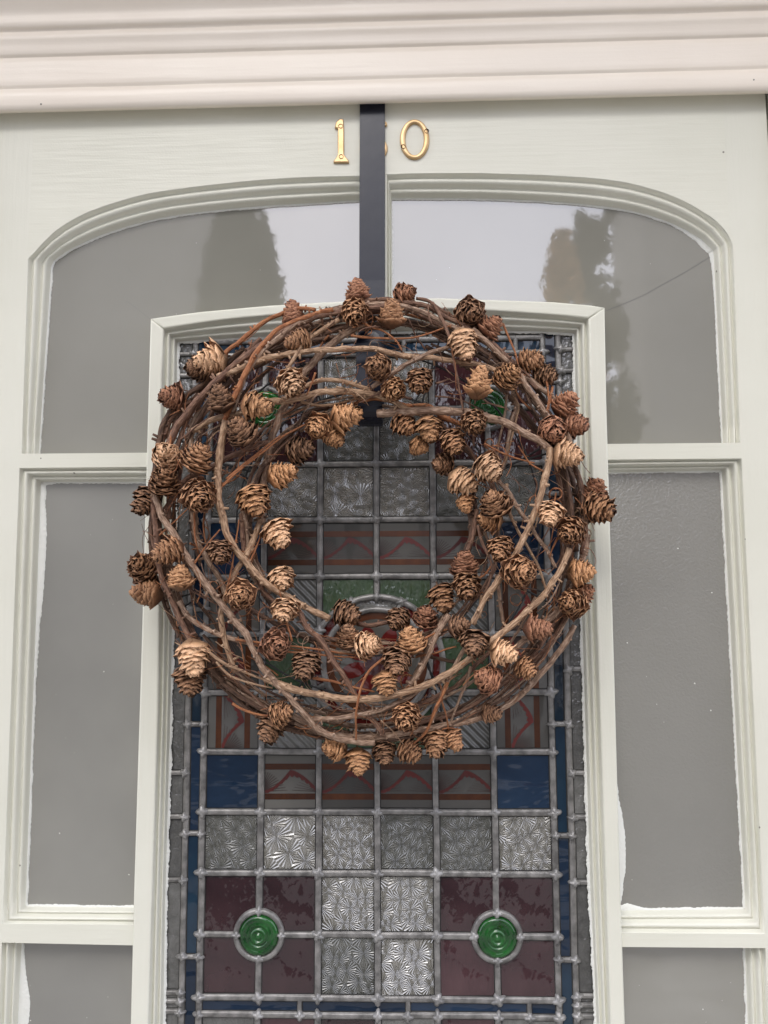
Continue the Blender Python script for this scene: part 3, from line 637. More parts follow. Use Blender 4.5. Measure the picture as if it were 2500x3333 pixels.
# borders: blue strips, clear rolled strips
def strip(x0, x1, zs, m, **k):
    for a, b in zip(zs, zs[1:]): pane([(x0, b), (x1, b), (x1, a), (x0, a)], m if isinstance(m, str) else m[rngp.randrange(len(m))], **k)
zT, zBt = gz(1) + .27 * P, gz(12) - .27 * P
def pz(*ys): return [XZ(1232, y, YG)[1] for y in ys]
bz_ = pz(1090, 1250, 1612, 1981, 2357, 2716, 3118, 3480, 3900); cz_ = pz(1090, 1145, 1215, 1480, 1830, 2180, 2515, 2660, 2868, 3236, 3265, 3300, 3700, 3900)
for s in (-1, 1):
    strip(s * 3 * P, s * 3.29 * P, bz_, ('blue_glass', 'teal_glass'), tilt=.5, name='blue_glass_strip')
    strip(s * 3.29 * P, s * 3.66 * P, cz_, 'rolled_glass', tilt=.7, name='clear_glass_strip')
xs_ = [-3 * P, -1.30 * P, .50 * P, 2.52 * P, 3 * P]
for a, b in zip(xs_, xs_[1:]):
    pane([(a, zBt), (b, zBt), (b, gz(12)), (a, gz(12))], rngp.choice(('blue_glass', 'teal_glass')), tilt=.4, name='blue_glass_strip')
    pane([(a, gz(1)), (b, gz(1)), (b, zT), (a, zT)], 'teal_glass', tilt=.4, name='blue_glass_strip')
    pane([(a, zT), (b, zT), (b, zT + .034), (a, zT + .034)], 'rolled_glass', name='clear_glass_strip')
for c in range(6):
    x0, x1 = gx(c), gx(c + 1)
    pane([(x0, zBt - P), (x1, zBt - P), (x1, zBt), (x0, zBt)], 'plum_glass' if c in (1, 2, 4) else 'rolled_glass')
    pane([(x0, zBt - 2 * P), (x1, zBt - 2 * P), (x1, zBt - P), (x0, zBt - P)], 'plum_glass')
# lead cames
def came_mesh(width, height):
    bm = bmesh.new(); n = 10; k = 6; rows = []
    for j in range(k + 1):
        x = -.5 + j / k
        r = [bm.verts.new((x, 0.0003, -width / 2 - .0011)), bm.verts.new((x, -.0010, -width / 2 - .0006))] + [bm.verts.new((x, -.0006 - height * math.sin(math.pi * i / n) ** .5, -width / 2 * math.cos(math.pi * i / n))) for i in range(n + 1)] + [bm.verts.new((x, -.0010, width / 2 + .0006)), bm.verts.new((x, 0.0003, width / 2 + .0011))]
        rows.append(r)
    m = len(rows[0])
    for a, b in zip(rows, rows[1:]):
        for i in range(m - 1):
            f = bm.faces.new((a[i], b[i], b[i + 1], a[i + 1])); f.smooth = True; f.material_index = 1 if i < 2 or i >= m - 3 else 0
    bmesh.ops.recalc_face_normals(bm, faces=bm.faces)
    if sum(f.normal.y for f in bm.faces) > 0: bmesh.ops.reverse_faces(bm, faces=bm.faces)
    me = bpy.data.meshes.new('lead_came'); bm.to_mesh(me); bm.free(); me.materials.append(M['lead']); me.materials.append(M['cement']); return me
CM = came_mesh(.0063, .0026)
def solder_mesh(seed):
    bm = bmesh.new(); rg = random.Random(seed); rows = [[bm.verts.new((0, -.0062, 0))]]
    for k, (r, h) in enumerate(((.35, .0060), (.7, .0050), (.95, .0032), (1.1, .0004))):
        rows.append([])
        for j in range(20):
            t = 2 * math.pi * j / 20; lob = .0059 * (1 + .26 * math.cos(4 * t)) * (1 + .10 * mnoise.noise(Vector((math.cos(t) * 2, math.sin(t) * 2, seed * 3))))
            rows[-1].append(bm.verts.new((r * lob * math.cos(t), -h + .0007 * mnoise.noise(Vector((math.cos(t) * 3 * r, math.sin(t) * 3 * r, seed))), r * lob * math.sin(t))))
    for j in range(20): bm.faces.new((rows[0][0], rows[1][j], rows[1][(j + 1) % 20])).smooth = True
    for a, b in zip(rows[1:], rows[2:]):
        for j in range(20): bm.faces.new((a[j], b[j], b[(j + 1) % 20], a[(j + 1) % 20])).smooth = True
    bmesh.ops.recalc_face_normals(bm, faces=bm.faces)
    if sum(f.normal.y for f in bm.faces) > 0: bmesh.ops.reverse_faces(bm, faces=bm.faces)
    me = bpy.data.meshes.new('solder_joint'); bm.to_mesh(me); bm.free(); me.materials.append(M['solder']); return me
SM = [solder_mesh(i) for i in range(5)]
ncame = 0
def came(x0, z0, x1, z1, wd=1.0):
    d = math.hypot(x1 - x0, z1 - z0)
    if d < .004: return
    o = bpy.data.objects.new('lead_came', CM); link(o, door); o.location = ((x0 + x1) / 2 + rngp.gauss(0, .0003), YP - .0002 + rngp.uniform(0, .0002), (z0 + z1) / 2 + rngp.gauss(0, .0003))
    o.rotation_euler = (0, -math.atan2(z1 - z0, x1 - x0) + rngp.gauss(0, .004), 0); o.scale = (d, 1, wd * rngp.uniform(.93, 1.08))
def joint(x, z, s=1.0):
    o = bpy.data.objects.new('solder_joint', rngp.choice(SM)); link(o, door); o.location = (x, YP - .0003, z); o.scale = (s * rngp.uniform(.85, 1.15), 1, s * rngp.uniform(.85, 1.15)); o.rotation_euler = (0, rngp.gauss(0, .2), 0)
circles = [(a, b, RR) for a, b in roundels] + [(*MC, RO)]
def seg(x0, z0, x1, z1):
    for cx, cz, r in circles:      # stop at the rings
        i0, i1 = math.hypot(x0 - cx, z0 - cz) < r, math.hypot(x1 - cx, z1 - cz) < r
        if i0 and i1: return
        if i0 or i1:
            lo, hi = 0, 1
            for _ in range(30):
                t = (lo + hi) / 2; x, z = x0 + (x1 - x0) * t, z0 + (z1 - z0) * t
                if (math.hypot(x - cx, z - cz) < r) == i0: lo = t
                else: hi = t
            x, z = x0 + (x1 - x0) * lo, z0 + (z1 - z0) * lo
            joint(x, z, .85)
            if i0: x0, z0 = x, z
            else: x1, z1 = x, z
    came(x0, z0, x1, z1)
for r in range(1, 13):
    for c in range(6): seg(gx(c), gz(r), gx(c + 1), gz(r))
for c in range(7):
    for r in range(1, 12): seg(gx(c), gz(r), gx(c), gz(r + 1))
for r in range(1, 13):
    for c in range(7):
        if all(math.hypot(gx(c) - a, gz(r) - b) > q * .98 for a, b, q in circles): joint(gx(c), gz(r))
for s in (-1, 1):
    x = s * 3.29 * P
    for a, b in zip(bz_, bz_[1:]): came(x, a, x, b); came(s * 3 * P, b, x, b, .8); joint(s * 3.02 * P, b, .8); joint(x, b, .85)
    for z in cz_[1:]: came(x, z, s * 3.70 * P, z, .8); joint(x + s * .0015, z, .8)
    came(s * 3 * P, gz(12), s * 3 * P, zBt - 2 * P)
for a, b in zip(xs_, xs_[1:]):
    came(a, zBt, b, zBt); came(a, zT, b, zT)
    joint(b, zBt, .9); came(b, gz(12), b, zBt, .8); came(b, gz(1), b, zT, .8)
for c in range(7):
    came(gx(c), zBt, gx(c), zBt - 2 * P); came(gx(c), zT, gx(c), zT + .03)
    joint(gx(c), zBt, .9)
def lead_ring(cx, cz, r, wd=.0068, ht=.0044):
    bm = bmesh.new(); n = 56; rows = []
    for i in range(n):
        t = 2 * math.pi * i / n
        rows.append([bm.verts.new(((r + wd / 2 * math.cos(math.pi * k / 8)) * math.cos(t), -ht * math.sin(math.pi * k / 8) ** .7, (r + wd / 2 * math.cos(math.pi * k / 8)) * math.sin(t))) for k in range(9)])
    for i in range(n):
        for k in range(8): bm.faces.new((rows[i][k], rows[(i + 1) % n][k], rows[(i + 1) % n][k + 1], rows[i][k + 1])).smooth = True
    bmesh.ops.recalc_face_normals(bm, faces=bm.faces)
    if sum(f.normal.y for f in bm.faces) > 0: bmesh.ops.reverse_faces(bm, faces=bm.faces)
    o = obj('lead_ring', bm, M['lead'], door); o.location = (cx, YP - .0005, cz)
for a, b in roundels: lead_ring(a, b, RR + .0005)
lead_ring(*MC, RO); lead_ring(*MC, RI)
for k in range(8):
    a = math.pi / 8 + k * math.pi / 4; came(RI * math.cos(a), MC[1] + RI * math.sin(a), RO * math.cos(a), MC[1] + RO * math.sin(a), .9); joint(RO * math.cos(a), MC[1] + RO * math.sin(a), .8)

# ------------------------------------------------------------------ house number
def relief(name, outline, depth, parent, y=0.0, holes=None):
    """raised numeral: outline (x,z) with a bevelled edge"""
    bm = bmesh.new(); slab(bm, outline, y - depth, y + .0004, .0011)
    return obj(name, bm, M['brass'], parent)
def annulus(name, cx, cz, rx, rz, ix, iz, depth, parent, a0=0, a1=2 * math.pi, n=56):
    bm = bmesh.new(); rows = []; closed = abs(a1 - a0 - 2 * math.pi) < 1e-6
    for i in range(n + (0 if closed else 1)):
        t = a0 + (a1 - a0) * i / n; row = []
        for u, d in ((0, 0), (0, .55), (.06, .85), (.18, 1), (.82, 1), (.94, .85), (1, .55), (1, 0)):
            row.append(bm.verts.new((cx + (rx + (ix - rx) * u) * math.cos(t), -depth * d, cz + (rz + (iz - rz) * u) * math.sin(t))))
        rows.append(row)
    m = len(rows)
    for i in range(m if closed else m - 1):
        for k in range(7): bm.faces.new((rows[i][k], rows[i][k + 1], rows[(i + 1) % m][k + 1], rows[(i + 1) % m][k])).smooth = k not in (0, 6)
    bmesh.ops.recalc_face_normals(bm, faces=bm.faces)
    return obj(name, bm, M['brass'], parent)
def NP(x, y): p = U(1050 + x * .2411, 320 + y * .2411, 0); return (p.x, p.z)
def screw(p, parent):
    bm = bmesh.new(); n = 14; r = .0042; prev = None
    for k, (rr, d) in enumerate(((1.1, .0031), (1.0, .0036), (.78, .0022), (.5, .0020), (0, .0022))):
        ring = [bm.verts.new((p[0] + r * rr * .6 * math.cos(2 * math.pi * j / n), -d - .0007, p[1] + r * rr * .6 * math.sin(2 * math.pi * j / n))) for j in range(n)] if rr else [bm.verts.new((p[0], -d - .0007, p[1]))]
        if prev:
            for j in range(n):
                bm.faces.new((prev[j], prev[(j + 1) % n], ring[(j + 1) % n], ring[j]) if rr else (prev[j], prev[(j + 1) % n], ring[0]))
        prev = ring
    box(bm, p[0] - .0016, p[0] + .0016, -.0033, -.0024, p[1] - .00025, p[1] + .00025)
    bmesh.ops.recalc_face_normals(bm, faces=bm.faces); obj('screw', bm, M['screw'], parent)
n1 = thing('house_number', 'brass numeral 1 screwed to the door left of the black hanger', 'house number', (0, 0, 0), 'brass numerals of the house number')
relief('numeral', [NP(*q) for q in ((226, 298), (284, 298), (292, 420), (292, 770), (318, 812), (360, 862), (358, 882), (150, 882), (150, 864), (186, 820), (208, 770), (206, 424), (168, 414), (182, 346))], .0034, n1)
screw(NP(248, 398), n1); screw(NP(255, 808), n1)
n6 = thing('house_number', 'brass numeral 6 mostly hidden behind the black hanger', 'house number', (0, 0, 0), 'brass numerals of the house number')
cx, cz = NP(690, 690); annulus('numeral', cx, cz, 196 * .2411 * MPP, 180 * .2411 * MPP, 118 * .2411 * MPP, 128 * .2411 * MPP, .0034, n6)
cx, cz = NP(760, 590); annulus('numeral', cx, cz, 266 * .2411 * MPP, 300 * .2411 * MPP, 190 * .2411 * MPP, 250 * .2411 * MPP, .0032, n6, R_(75), R_(190), 30)
cx, cz = NP(846, 362); annulus('numeral', cx, cz, 30 * .2411 * MPP, 32 * .2411 * MPP, .0004, .0004, .0034, n6, n=24)
n0 = thing('house_number', 'oval brass numeral 0 screwed to the door right of the black hanger', 'house number', (0, 0, 0), 'brass numerals of the house number')
cx, cz = NP(1243, 567); annulus('numeral', cx, cz, 206 * .2411 * MPP, 292 * .2411 * MPP, 128 * .2411 * MPP, 236 * .2411 * MPP, .0034, n0)
screw(NP(1405, 465), n0); screw(NP(1088, 675), n0)

# ------------------------------------------------------------------ black wreath hanger over the door
hang = thing('wreath_hanger', 'black metal over-door strap hook that holds the wreath', 'door hanger', (0, 0, 0))
xc = (U(1170, 340).x + U(1255, 340).x) / 2; hw = 42.5 * MPP
xc2 = U(1208, 1000, -.008).x
def bandpath(name, path, wd, th, tip=None):
    """flat strip swept along (x, y, z) points, wide across x"""
    bm = bmesh.new(); rows = []; n = len(path)
    for i, p in enumerate(path):
        a, b = Vector(path[max(0, i - 1)]), Vector(path[min(n - 1, i + 1)]); d = (b - a).normalized(); nr = Vector((0, -d.z, d.y)).normalized() * th / 2
        w_ = wd if not tip else wd * tip[i]
        p = Vector(p); c = th * .35; row = []
        for (sx, sn) in ((-1, .6), (-.985, 1), (.985, 1), (1, .6), (1, -.6), (.985, -1), (-.985, -1), (-1, -.6)): row.append(bm.verts.new(p + Vector((sx * w_, 0, 0)) + nr * sn))
        rows.append(row)
    for a, b in zip(rows, rows[1:]):
        for k in range(8): bm.faces.new((a[k], a[(k + 1) % 8], b[(k + 1) % 8], b[k]))
    bm.faces.new(rows[0][::-1]); bm.faces.new(rows[-1]); bmesh.ops.recalc_face_normals(bm, faces=bm.faces)
    return obj(name, bm, M['hanger'], hang)
zb = U(1215, 1340, -.03).z
top = ZTOP + .0135
bandpath('strap', [(xc, .043, top - .05), (xc, .043, top - .002), (xc, .041, top + .0016), (xc, .02, top + .0024), (xc, -.0005, top + .0016), (xc, -.0032, top - .001), (xc, -.0034, top - .03), (xc * .6 + xc2 * .4, -.0042, 1.86), (xc2, -.0065, 1.80), (xc2, -.012, zb + .004)], hw, .0022)
yf = -.062; hook = []
for k in range(13):
    t = math.pi * k / 12; hook.append((xc2, -.012 + (yf + .012) / 2 * (1 - math.cos(t)), zb + .004 - .020 * math.sin(t)))
zt = U(1207, 1075, yf).z
for k in range(1, 8): hook.append((xc2, yf, zb + .004 + (zt - zb - .018) * k / 7))
tips = [1] * len(hook)
for k in range(1, 9): a = k / 8 * math.pi / 2; hook.append((xc2, yf + .0003 * k, zt - .014 + .014 * math.sin(a))); tips.append(max(.1, math.cos(a)))
bandpath('hook', hook, hw * .92, .0026, tips)

# ------------------------------------------------------------------ wreath of larch stems and cones
WC = (1200, 1705); WR0, WR1 = 350, 730           # centre, inner and outer radius in photo px
wreath = thing('wreath', 'round larch twig wreath covered with small brown cones hanging on the door', 'wreath', tuple(U(*WC, -.055)))
WL = wreath.location.copy()
YW, DW = -.054, .040
rngw = random.Random(5)
def ring_depth(px, py, layer):
    r = math.hypot(px - WC[0], (py - WC[1]) * .99); u = (r - (WR0 + WR1) / 2) / ((WR1 - WR0) / 2 + 20)
    return YW - layer * DW * math.sqrt(max(.12, 1 - u * u))
def WP(px, py, layer): return U(px, py, ring_depth(px, py, layer))
ZO = {'A': (400, 880, .4822), 'B': (1200, 880, .4822), 'C': (400, 1600, .4822), 'D': (1200, 1600, .4822), 'E': (1000, 1850, .2893), 'P': (0, 0, 1)}
def tube(name, pts, r, m, seed, knobs=1.0, taper=(1, .75), rough=.18, nsides=8, into=None):
    """a bark covered stem along world points: uneven radius, buds and short spurs"""
    rg = random.Random(seed); pts = catmull(pts, 6); L_ = sum((b - a).length for a, b in zip(pts, pts[1:]))
    n = max(6, min(150, int(L_ / max(.0022, r * .9)))); pts = resample(pts, n); bm = into or bmesh.new(); uvl = bm.loops.layers.uv.get('UVMap') or bm.loops.layers.uv.new('UVMap'); rows = []; fr = None
    for i, p in enumerate(pts):
        d = (pts[min(n - 1, i + 1)] - pts[max(0, i - 1)]).normalized()
        if fr is None: fr = Vector((0, 1, 0)) - d * d.y; fr = fr.normalized() if fr.length > .1 else d.orthogonal().normalized()
        else: fr = (fr - d * fr.dot(d)).normalized()
        bi = d.cross(fr); t = i / (n - 1); rr = r * (taper[0] + (taper[1] - taper[0]) * t) * (1 + rough * mnoise.noise(p * 160 + Vector((seed, 0, 0))) + rough * .3 * mnoise.noise(p * 480))
        wob = (fr * mnoise.noise(p * 70 + Vector((0, seed, 0))) + bi * mnoise.noise(p * 70 + Vector((0, 0, seed)))) * r * .35
        rows.append([(bm.verts.new(p + wob + (fr * math.cos(2 * math.pi * k / nsides) + bi * math.sin(2 * math.pi * k / nsides)) * rr * (1 + .12 * mnoise.noise(Vector((k * 3.1, t * L_ * 90, seed))))), k / nsides, t * L_ / .03) for k in range(nsides)])
    def face(vs_, uvs):
        f = bm.faces.new(vs_); f.smooth = True
        for l, u in zip(f.loops, uvs): l[uvl].uv = u
    for a, b in zip(rows, rows[1:]):
        for k in range(nsides):
            k2 = (k + 1) % nsides; u2 = (k + 1) / nsides
            face((a[k][0], a[k2][0], b[k2][0], b[k][0]), ((a[k][1], a[k][2]), (u2, a[k][2]), (u2, b[k][2]), (a[k][1], b[k][2])))
    for row, s in ((rows[0], -1), (rows[-1], 1)):
        c = sum((v[0].co for v in row), Vector()) / nsides; cv = bm.verts.new(c)
        for k in range(nsides): face((row[(k + 1) % nsides][0], row[k][0], cv) if s < 0 else (row[k][0], row[(k + 1) % nsides][0], cv), ((0, 0), (.1, 0), (.05, .05)))
    # buds and short spurs
    nk = int(L_ / .0065 * knobs)
    for _ in range(nk):
        i = rg.randrange(1, n - 1); p = pts[i]; d = (pts[i + 1] - pts[i - 1]).normalized(); o = d.orthogonal().normalized(); ang = rg.uniform(0, 6.28)
        o = (o * math.cos(ang) + d.cross(o) * math.sin(ang)); o = (o + d * rg.uniform(-.2, .5)).normalized(); h = r * rg.choice((.35, .5, .6, 1.3)) * rg.uniform(.8, 1.3) + .0004; w_ = min(r * .55, .0016) * rg.uniform(.7, 1.1)
        e1 = o.orthogonal().normalized(); e2 = o.cross(e1); base = p + o * r * .75; v0 = rg.random()
        lo = [bm.verts.new(base + (e1 * math.cos(q) + e2 * math.sin(q)) * w_) for q in [2 * math.pi * j / 6 for j in range(6)]]
        hi = [bm.verts.new(base + o * h + (e1 * math.cos(q) + e2 * math.sin(q)) * w_ * .75) for q in [2 * math.pi * j / 6 for j in range(6)]]
        for j in range(6): face((lo[j], lo[(j + 1) % 6], hi[(j + 1) % 6], hi[j]), ((v0, v0), (v0 + .02, v0), (v0 + .02, v0 + .02), (v0, v0 + .02)))
        face(hi, [(v0 + .3, v0)] * 6)
    if into: return
    for v in bm.verts: v.co -= WL
    return obj(name, bm, M[m], wreath)
BK = {'g': 'bark_grey', 'b': 'bark_brown', 'r': 'bark_orange', 't': 'bark_tan', 'd': 'bark_dark'}
# (zone, tone, width in photo px, layer 1=front -1=back, points)
STEMS = [
 ('A', 'b', 24, .9, [(250, 1330), (300, 1200), (350, 1090), (460, 930), (590, 790), (700, 690), (850, 565), (1000, 470), (1100, 400), (1250, 330), (1450, 280), (1600, 255), (1800, 240)]),
 ('A', 'r', 16, .75, [(660, 630), (690, 560), (780, 490), (870, 410), (960, 345), (1090, 280), (1180, 255), (1300, 265)]),
 ('A', 'r', 18, 1.05, [(690, 1010), (760, 830), (830, 680), (900, 560), (1000, 440), (1100, 370), (1250, 310), (1420, 265)]),
 ('A', 'g', 19, .95, [(735, 960), (790, 790), (870, 635), (950, 540), (1060, 450), (1180, 360), (1320, 300), (1500, 250)]),
 ('A', 't', 20, .9, [(640, 720), (800, 660), (920, 605), (1060, 575), (1220, 550), (1400, 535), (1659, 530), (1780, 550), (1920, 580), (2080, 590), (2260, 620), (2420, 640), (2540, 690)]),
 ('A', 'g', 26, .55, [(1640, 350), (1500, 430), (1390, 510), (1250, 660), (1150, 800), (1080, 930), (1020, 1090), (980, 1250), (950, 1400), (935, 1560), (950, 1720)]),
 ('A', 't', 14, .95, [(1460, 335), (1330, 410), (1230, 490), (1150, 600), (1110, 670)]),
 ('A', 't', 22, .85, [(960, 900), (1020, 880), (1100, 885), (1200, 860), (1300, 830), (1450, 815), (1659, 830), (1800, 870), (1900, 930), (2000, 950)]),
 ('A', 't', 15, .8, [(1215, 790), (1320, 745), (1420, 740), (1550, 765), (1680, 810)]),
 ('A', 't', 11, .7, [(1200, 885), (1320, 910), (1450, 900), (1560, 870), (1680, 850)]),
 ('A', 't', 20, .7, [(470, 1085), (570, 1030), (680, 990), (830, 955), (960, 880)]),
 ('A', 't', 24, .95, [(700, 990), (665, 1180), (645, 1330), (645, 1450), (650, 1560), (680, 1680), (710, 1790), (770, 1890), (850, 1990), (930, 2080), (1020, 2150), (1150, 2220), (1250, 2280), (1400, 2350)]),
 ('A', 'b', 19, .5, [(1000, 1150), (860, 1200), (700, 1270), (560, 1350), (460, 1390), (400, 1440), (340, 1530), (270, 1640)]),
 ('A', 'r', 9, 1.0, [(670, 1455), (750, 1380), (850, 1295), (960, 1215), (1080, 1120), (1230, 1040)]),
 ('A', 'r', 8, 1.0, [(700, 1410), (820, 1305), (950, 1200), (1060, 1115)]),
 ('A', 'b', 8, .9, [(990, 1290), (1060, 1200), (1180, 1100)]),
 ('A', 'd', 22, .3, [(185, 1490), (210, 1380), (250, 1150), (290, 1010), (350, 920), (430, 850), (540, 770), (680, 650), (820, 520)]),
 ('A', 'b', 20, .1, [(225, 1440), (260, 1180), (320, 1020), (400, 920), (500, 850), (620, 740)]),
 ('A', 'd', 20, 0, [(280, 1330), (330, 1100), (420, 930), (560, 800), (740, 620)]),
 ('A', 'g', 22, .4, [(540, 930), (480, 1010), (455, 1140), (460, 1280), (480, 1420), (475, 1560), (490, 1720)]),
 ('B', 'b', 12, .5, [(320, 190), (400, 205), (480, 260), (560, 310), (640, 380), (760, 430)]),
 ('B', 'g', 20, .8, [(-200, 250), (0, 235), (150, 230), (280, 255), (400, 300), (540, 370), (640, 410), (760, 460), (860, 540), (940, 620)]),
 ('B', 'b', 18, .6, [(-100, 215), (100, 200), (260, 215), (400, 245), (520, 310), (640, 370), (740, 440), (860, 520), (960, 610), (1040, 700), (1140, 800)]),
 ('B', 'b', 18, .3, [(-150, 290), (60, 270), (240, 260), (400, 330), (520, 400), (620, 470)]),
 ('B', 'g', 20, .85, [(1000, 690), (1070, 790), (1150, 900), (1200, 970), (1250, 1030)]),
 ('B', 'b', 11, 1.05, [(430, 220), (470, 280), (520, 390), (560, 510), (580, 640), (610, 780), (640, 950)]),
 ('B', 'r', 8, .9, [(-120, 440), (0, 455), (150, 460), (300, 455), (420, 420), (560, 370)]),
 ('B', 'r', 8, 1.0, [(-60, 330), (0, 375), (100, 410), (180, 470), (225, 540)]),
 ('B', 'g', 16, .95, [(20, 790), (180, 680), (300, 610), (400, 560), (560, 510)]),
 ('B', 'g', 19, .7, [(700, 400), (800, 490), (900, 590), (970, 650)]),
 ('B', 'g', 20, .6, [(1030, 710), (1130, 770), (1230, 850), (1300, 950), (1340, 1080), (1370, 1220)]),
 ('B', 'g', 27, .95, [(60, 965), (250, 955), (400, 945), (550, 955), (680, 955), (800, 990), (950, 1040), (1080, 1110), (1200, 1190), (1240, 1235)]),
 ('B', 't', 21, 1.0, [(1225, 1200), (1210, 1330), (1180, 1450), (1140, 1580), (1110, 1660), (1060, 1790), (1000, 1900), (940, 2000), (870, 2110), (800, 2200), (750, 2290), (700, 2390)]),
 ('B', 'g', 15, .3, [(970, 820), (1000, 920), (970, 1000), (950, 1120), (930, 1250), (900, 1340)]),
 ('B', 'g', 10, .4, [(930, 840), (920, 980), (885, 1130), (870, 1260)]),
 ('B', 't', 8, .4, [(985, 860), (1015, 920), (995, 1010), (960, 1160), (925, 1290)]),
 ('B', 'd', 11, .7, [(1030, 740), (1070, 860), (1110, 940), (1160, 990)]),
 ('B', 'r', 7, .95, [(780, 1170), (900, 1230), (1000, 1270), (1120, 1300)]),
 ('B', 'd', 22, .2, [(1310, 1330), (1345, 1480), (1360, 1600), (1380, 1740), (1400, 1900)]),
 ('B', 'b', 20, .5, [(1390, 1330), (1430, 1450), (1450, 1600), (1460, 1760), (1440, 1920)]),
 ('B', 'd', 20, -.1, [(1270, 1160), (1340, 1330), (1400, 1520), (1410, 1720)]),
 ('B', 'g', 14, .7, [(870, 1420), (950, 1500), (1010, 1610), (1070, 1690), (1140, 1800), (1210, 1900), (1260, 2010)]),
 ('B', 't', 12, .6, [(930, 1440), (950, 1620), (1000, 1740), (1080, 1880), (1150, 2010), (1195, 2150)]),
 ('B', 'r', 8, 1.0, [(905, 360), (940, 440), (990, 560), (1010, 640)]),
 ('B', 'r', 8, 1.0, [(1165, 640), (1200, 720), (1215, 860), (1205, 950)]),
 ('B', 'r', 9, .9, [(1240, 785), (1225, 880), (1210, 960)]),
 ('C', 'b', 20, .8, [(195, -40), (205, 80), (215, 200), (230, 340), (250, 520), (290, 640), (340, 760), (400, 900), (460, 1010)]),
 ('C', 'g', 22, 1.0, [(200, -30), (235, 90), (290, 220), (350, 290), (430, 440), (520, 560), (620, 700), (740, 850), (830, 960), (880, 1080), (960, 1210), (1060, 1320), (1160, 1430), (1260, 1550), (1360, 1630), (1500, 1680), (1700, 1700)]),
 ('C', 'g', 20, .5, [(470, 60), (490, 280), (560, 440), (660, 600), (690, 690)]),
 ('C', 't', 20, .75, [(930, 190), (870, 350), (790, 500), (730, 610), (690, 730), (660, 830), (680, 960), (720, 1110), (760, 1220)]),
 ('C', 'r', 7, 1.0, [(480, 490), (560, 370), (655, 255)]), ('C', 'r', 7, .9, [(690, 740), (740, 480), (785, 190)]), ('C', 'r', 7, .8, [(850, 490), (900, 380), (945, 250)]),
 ('C', 'r', 6, .9, [(245, 295), (340, 210), (440, 115)]), ('C', 'r', 7, .7, [(555, 120), (545, 240), (560, 350)]),
 ('C', 'g', 17, .7, [(380, 740), (430, 830), (520, 900), (630, 960), (760, 1000), (880, 1020)]),
 ('C', 'r', 8, .8, [(760, 1000), (870, 1015), (1150, 1045), (1300, 1062), (1500, 1095), (1680, 1105)]),
 ('C', 'r', 7, .75, [(860, 1030), (1100, 1080), (1250, 1090), (1400, 1110), (1680, 1125)]),
 ('C', 'r', 7, .7, [(900, 1020), (1100, 1055), (1300, 1090), (1480, 1140)]),
 ('C', 't', 22, 1.0, [(960, 1260), (1060, 1300), (1150, 1330), (1300, 1370), (1500, 1400), (1659, 1400), (1810, 1380), (2010, 1320), (2160, 1250), (2280, 1170), (2400, 1090), (2520, 980), (2630, 895), (2740, 800), (2850, 680), (2940, 550), (2990, 440), (3010, 380)]),
 ('C', 't', 11, .85, [(570, 1070), (640, 1130), (720, 1180), (850, 1230), (1000, 1290)]),
 ('C', 't', 8, .9, [(630, 1150), (720, 1240), (850, 1290), (1010, 1325)]),
 ('C', 'b', 10, .7, [(560, 1060), (680, 1200), (800, 1300), (900, 1400), (980, 1480)]),
 ('C', 'b', 19, .8, [(1180, 790), (1240, 910), (1330, 1000), (1400, 1110), (1460, 1200), (1540, 1330), (1610, 1440), (1700, 1560), (1760, 1640)]),
 ('C', 'd', 15, .4, [(840, 780), (960, 850), (1100, 930), (1200, 970), (1300, 1000), (1480, 1000)]),
 ('C', 'd', 18, .3, [(420, 930), (520, 1080), (620, 1230), (750, 1350), (900, 1450), (1020, 1500), (1160, 1560)]),
 ('C', 'd', 18, 0, [(470, 1040), (560, 1180), (700, 1340), (850, 1470), (980, 1550), (1150, 1610), (1300, 1640)]),
 ('C', 'b', 15, .1, [(380, 780), (480, 960), (600, 1130), (760, 1290), (900, 1400)]),
 ('C', 'r', 9, .7, [(740, 1430), (830, 1480), (950, 1510), (1020, 1500)]),
 ('C', 'b', 10, .2, [(1080, 1600), (1300, 1650), (1500, 1670), (1700, 1665)]),
 ('C', 'g', 16, .85, [(1270, 1535), (1450, 1530), (1600, 1505), (1750, 1470), (1860, 1420), (1960, 1370), (2050, 1290)]),
 ('C', 'd', 20, .1, [(960, 1510), (1150, 1590), (1350, 1620), (1600, 1640), (1900, 1630), (2150, 1570)]),
 ('E', 'g', 21, .5, [(-150, 1650), (0, 1740), (200, 1850), (450, 1895), (750, 1900), (1000, 1875), (1300, 1815), (1660, 1745), (1960, 1680), (2160, 1590), (2400, 1420), (2580, 1240), (2750, 1040), (2900, 850), (3010, 640)]),
 ('E', 'r', 9, 1.1, [(1010, 860), (870, 1000), (700, 1150), (620, 1300), (580, 1450), (550, 1650), (553, 1925)]),
 ('E', 'r', 9, .8, [(30, 1230), (280, 1270), (500, 1330), (760, 1390)]),
 ('E', 'g', 17, .9, [(1590, 520), (1500, 680), (1420, 830), (1340, 1030), (1250, 1180), (1110, 1360)]),
 ('E', 'r', 11, .9, [(1580, 1280), (1510, 1450), (1450, 1560), (1400, 1700), (1330, 1850), (1180, 1990)]),
 ('E', 't', 4, 1.0, [(830, 1710), (960, 1830), (1060, 1950), (1120, 2040)]),
 ('E', 'b', 15, .2, [(560, 620), (700, 640), (900, 610), (1060, 600)]), ('E', 'd', 13, .1, [(830, 810), (960, 860), (1120, 900), (1400, 1000), (1660, 1050)]),
 ('E', 'r', 8, .7, [(1220, 990), (1400, 960), (1560, 910), (1680, 880)]), ('E', 'r', 9, .8, [(1310, 800), (1450, 730), (1580, 680)]),
 ('D', 'g', 13, .4, [(865, 560), (885, 720), (905, 880)]),
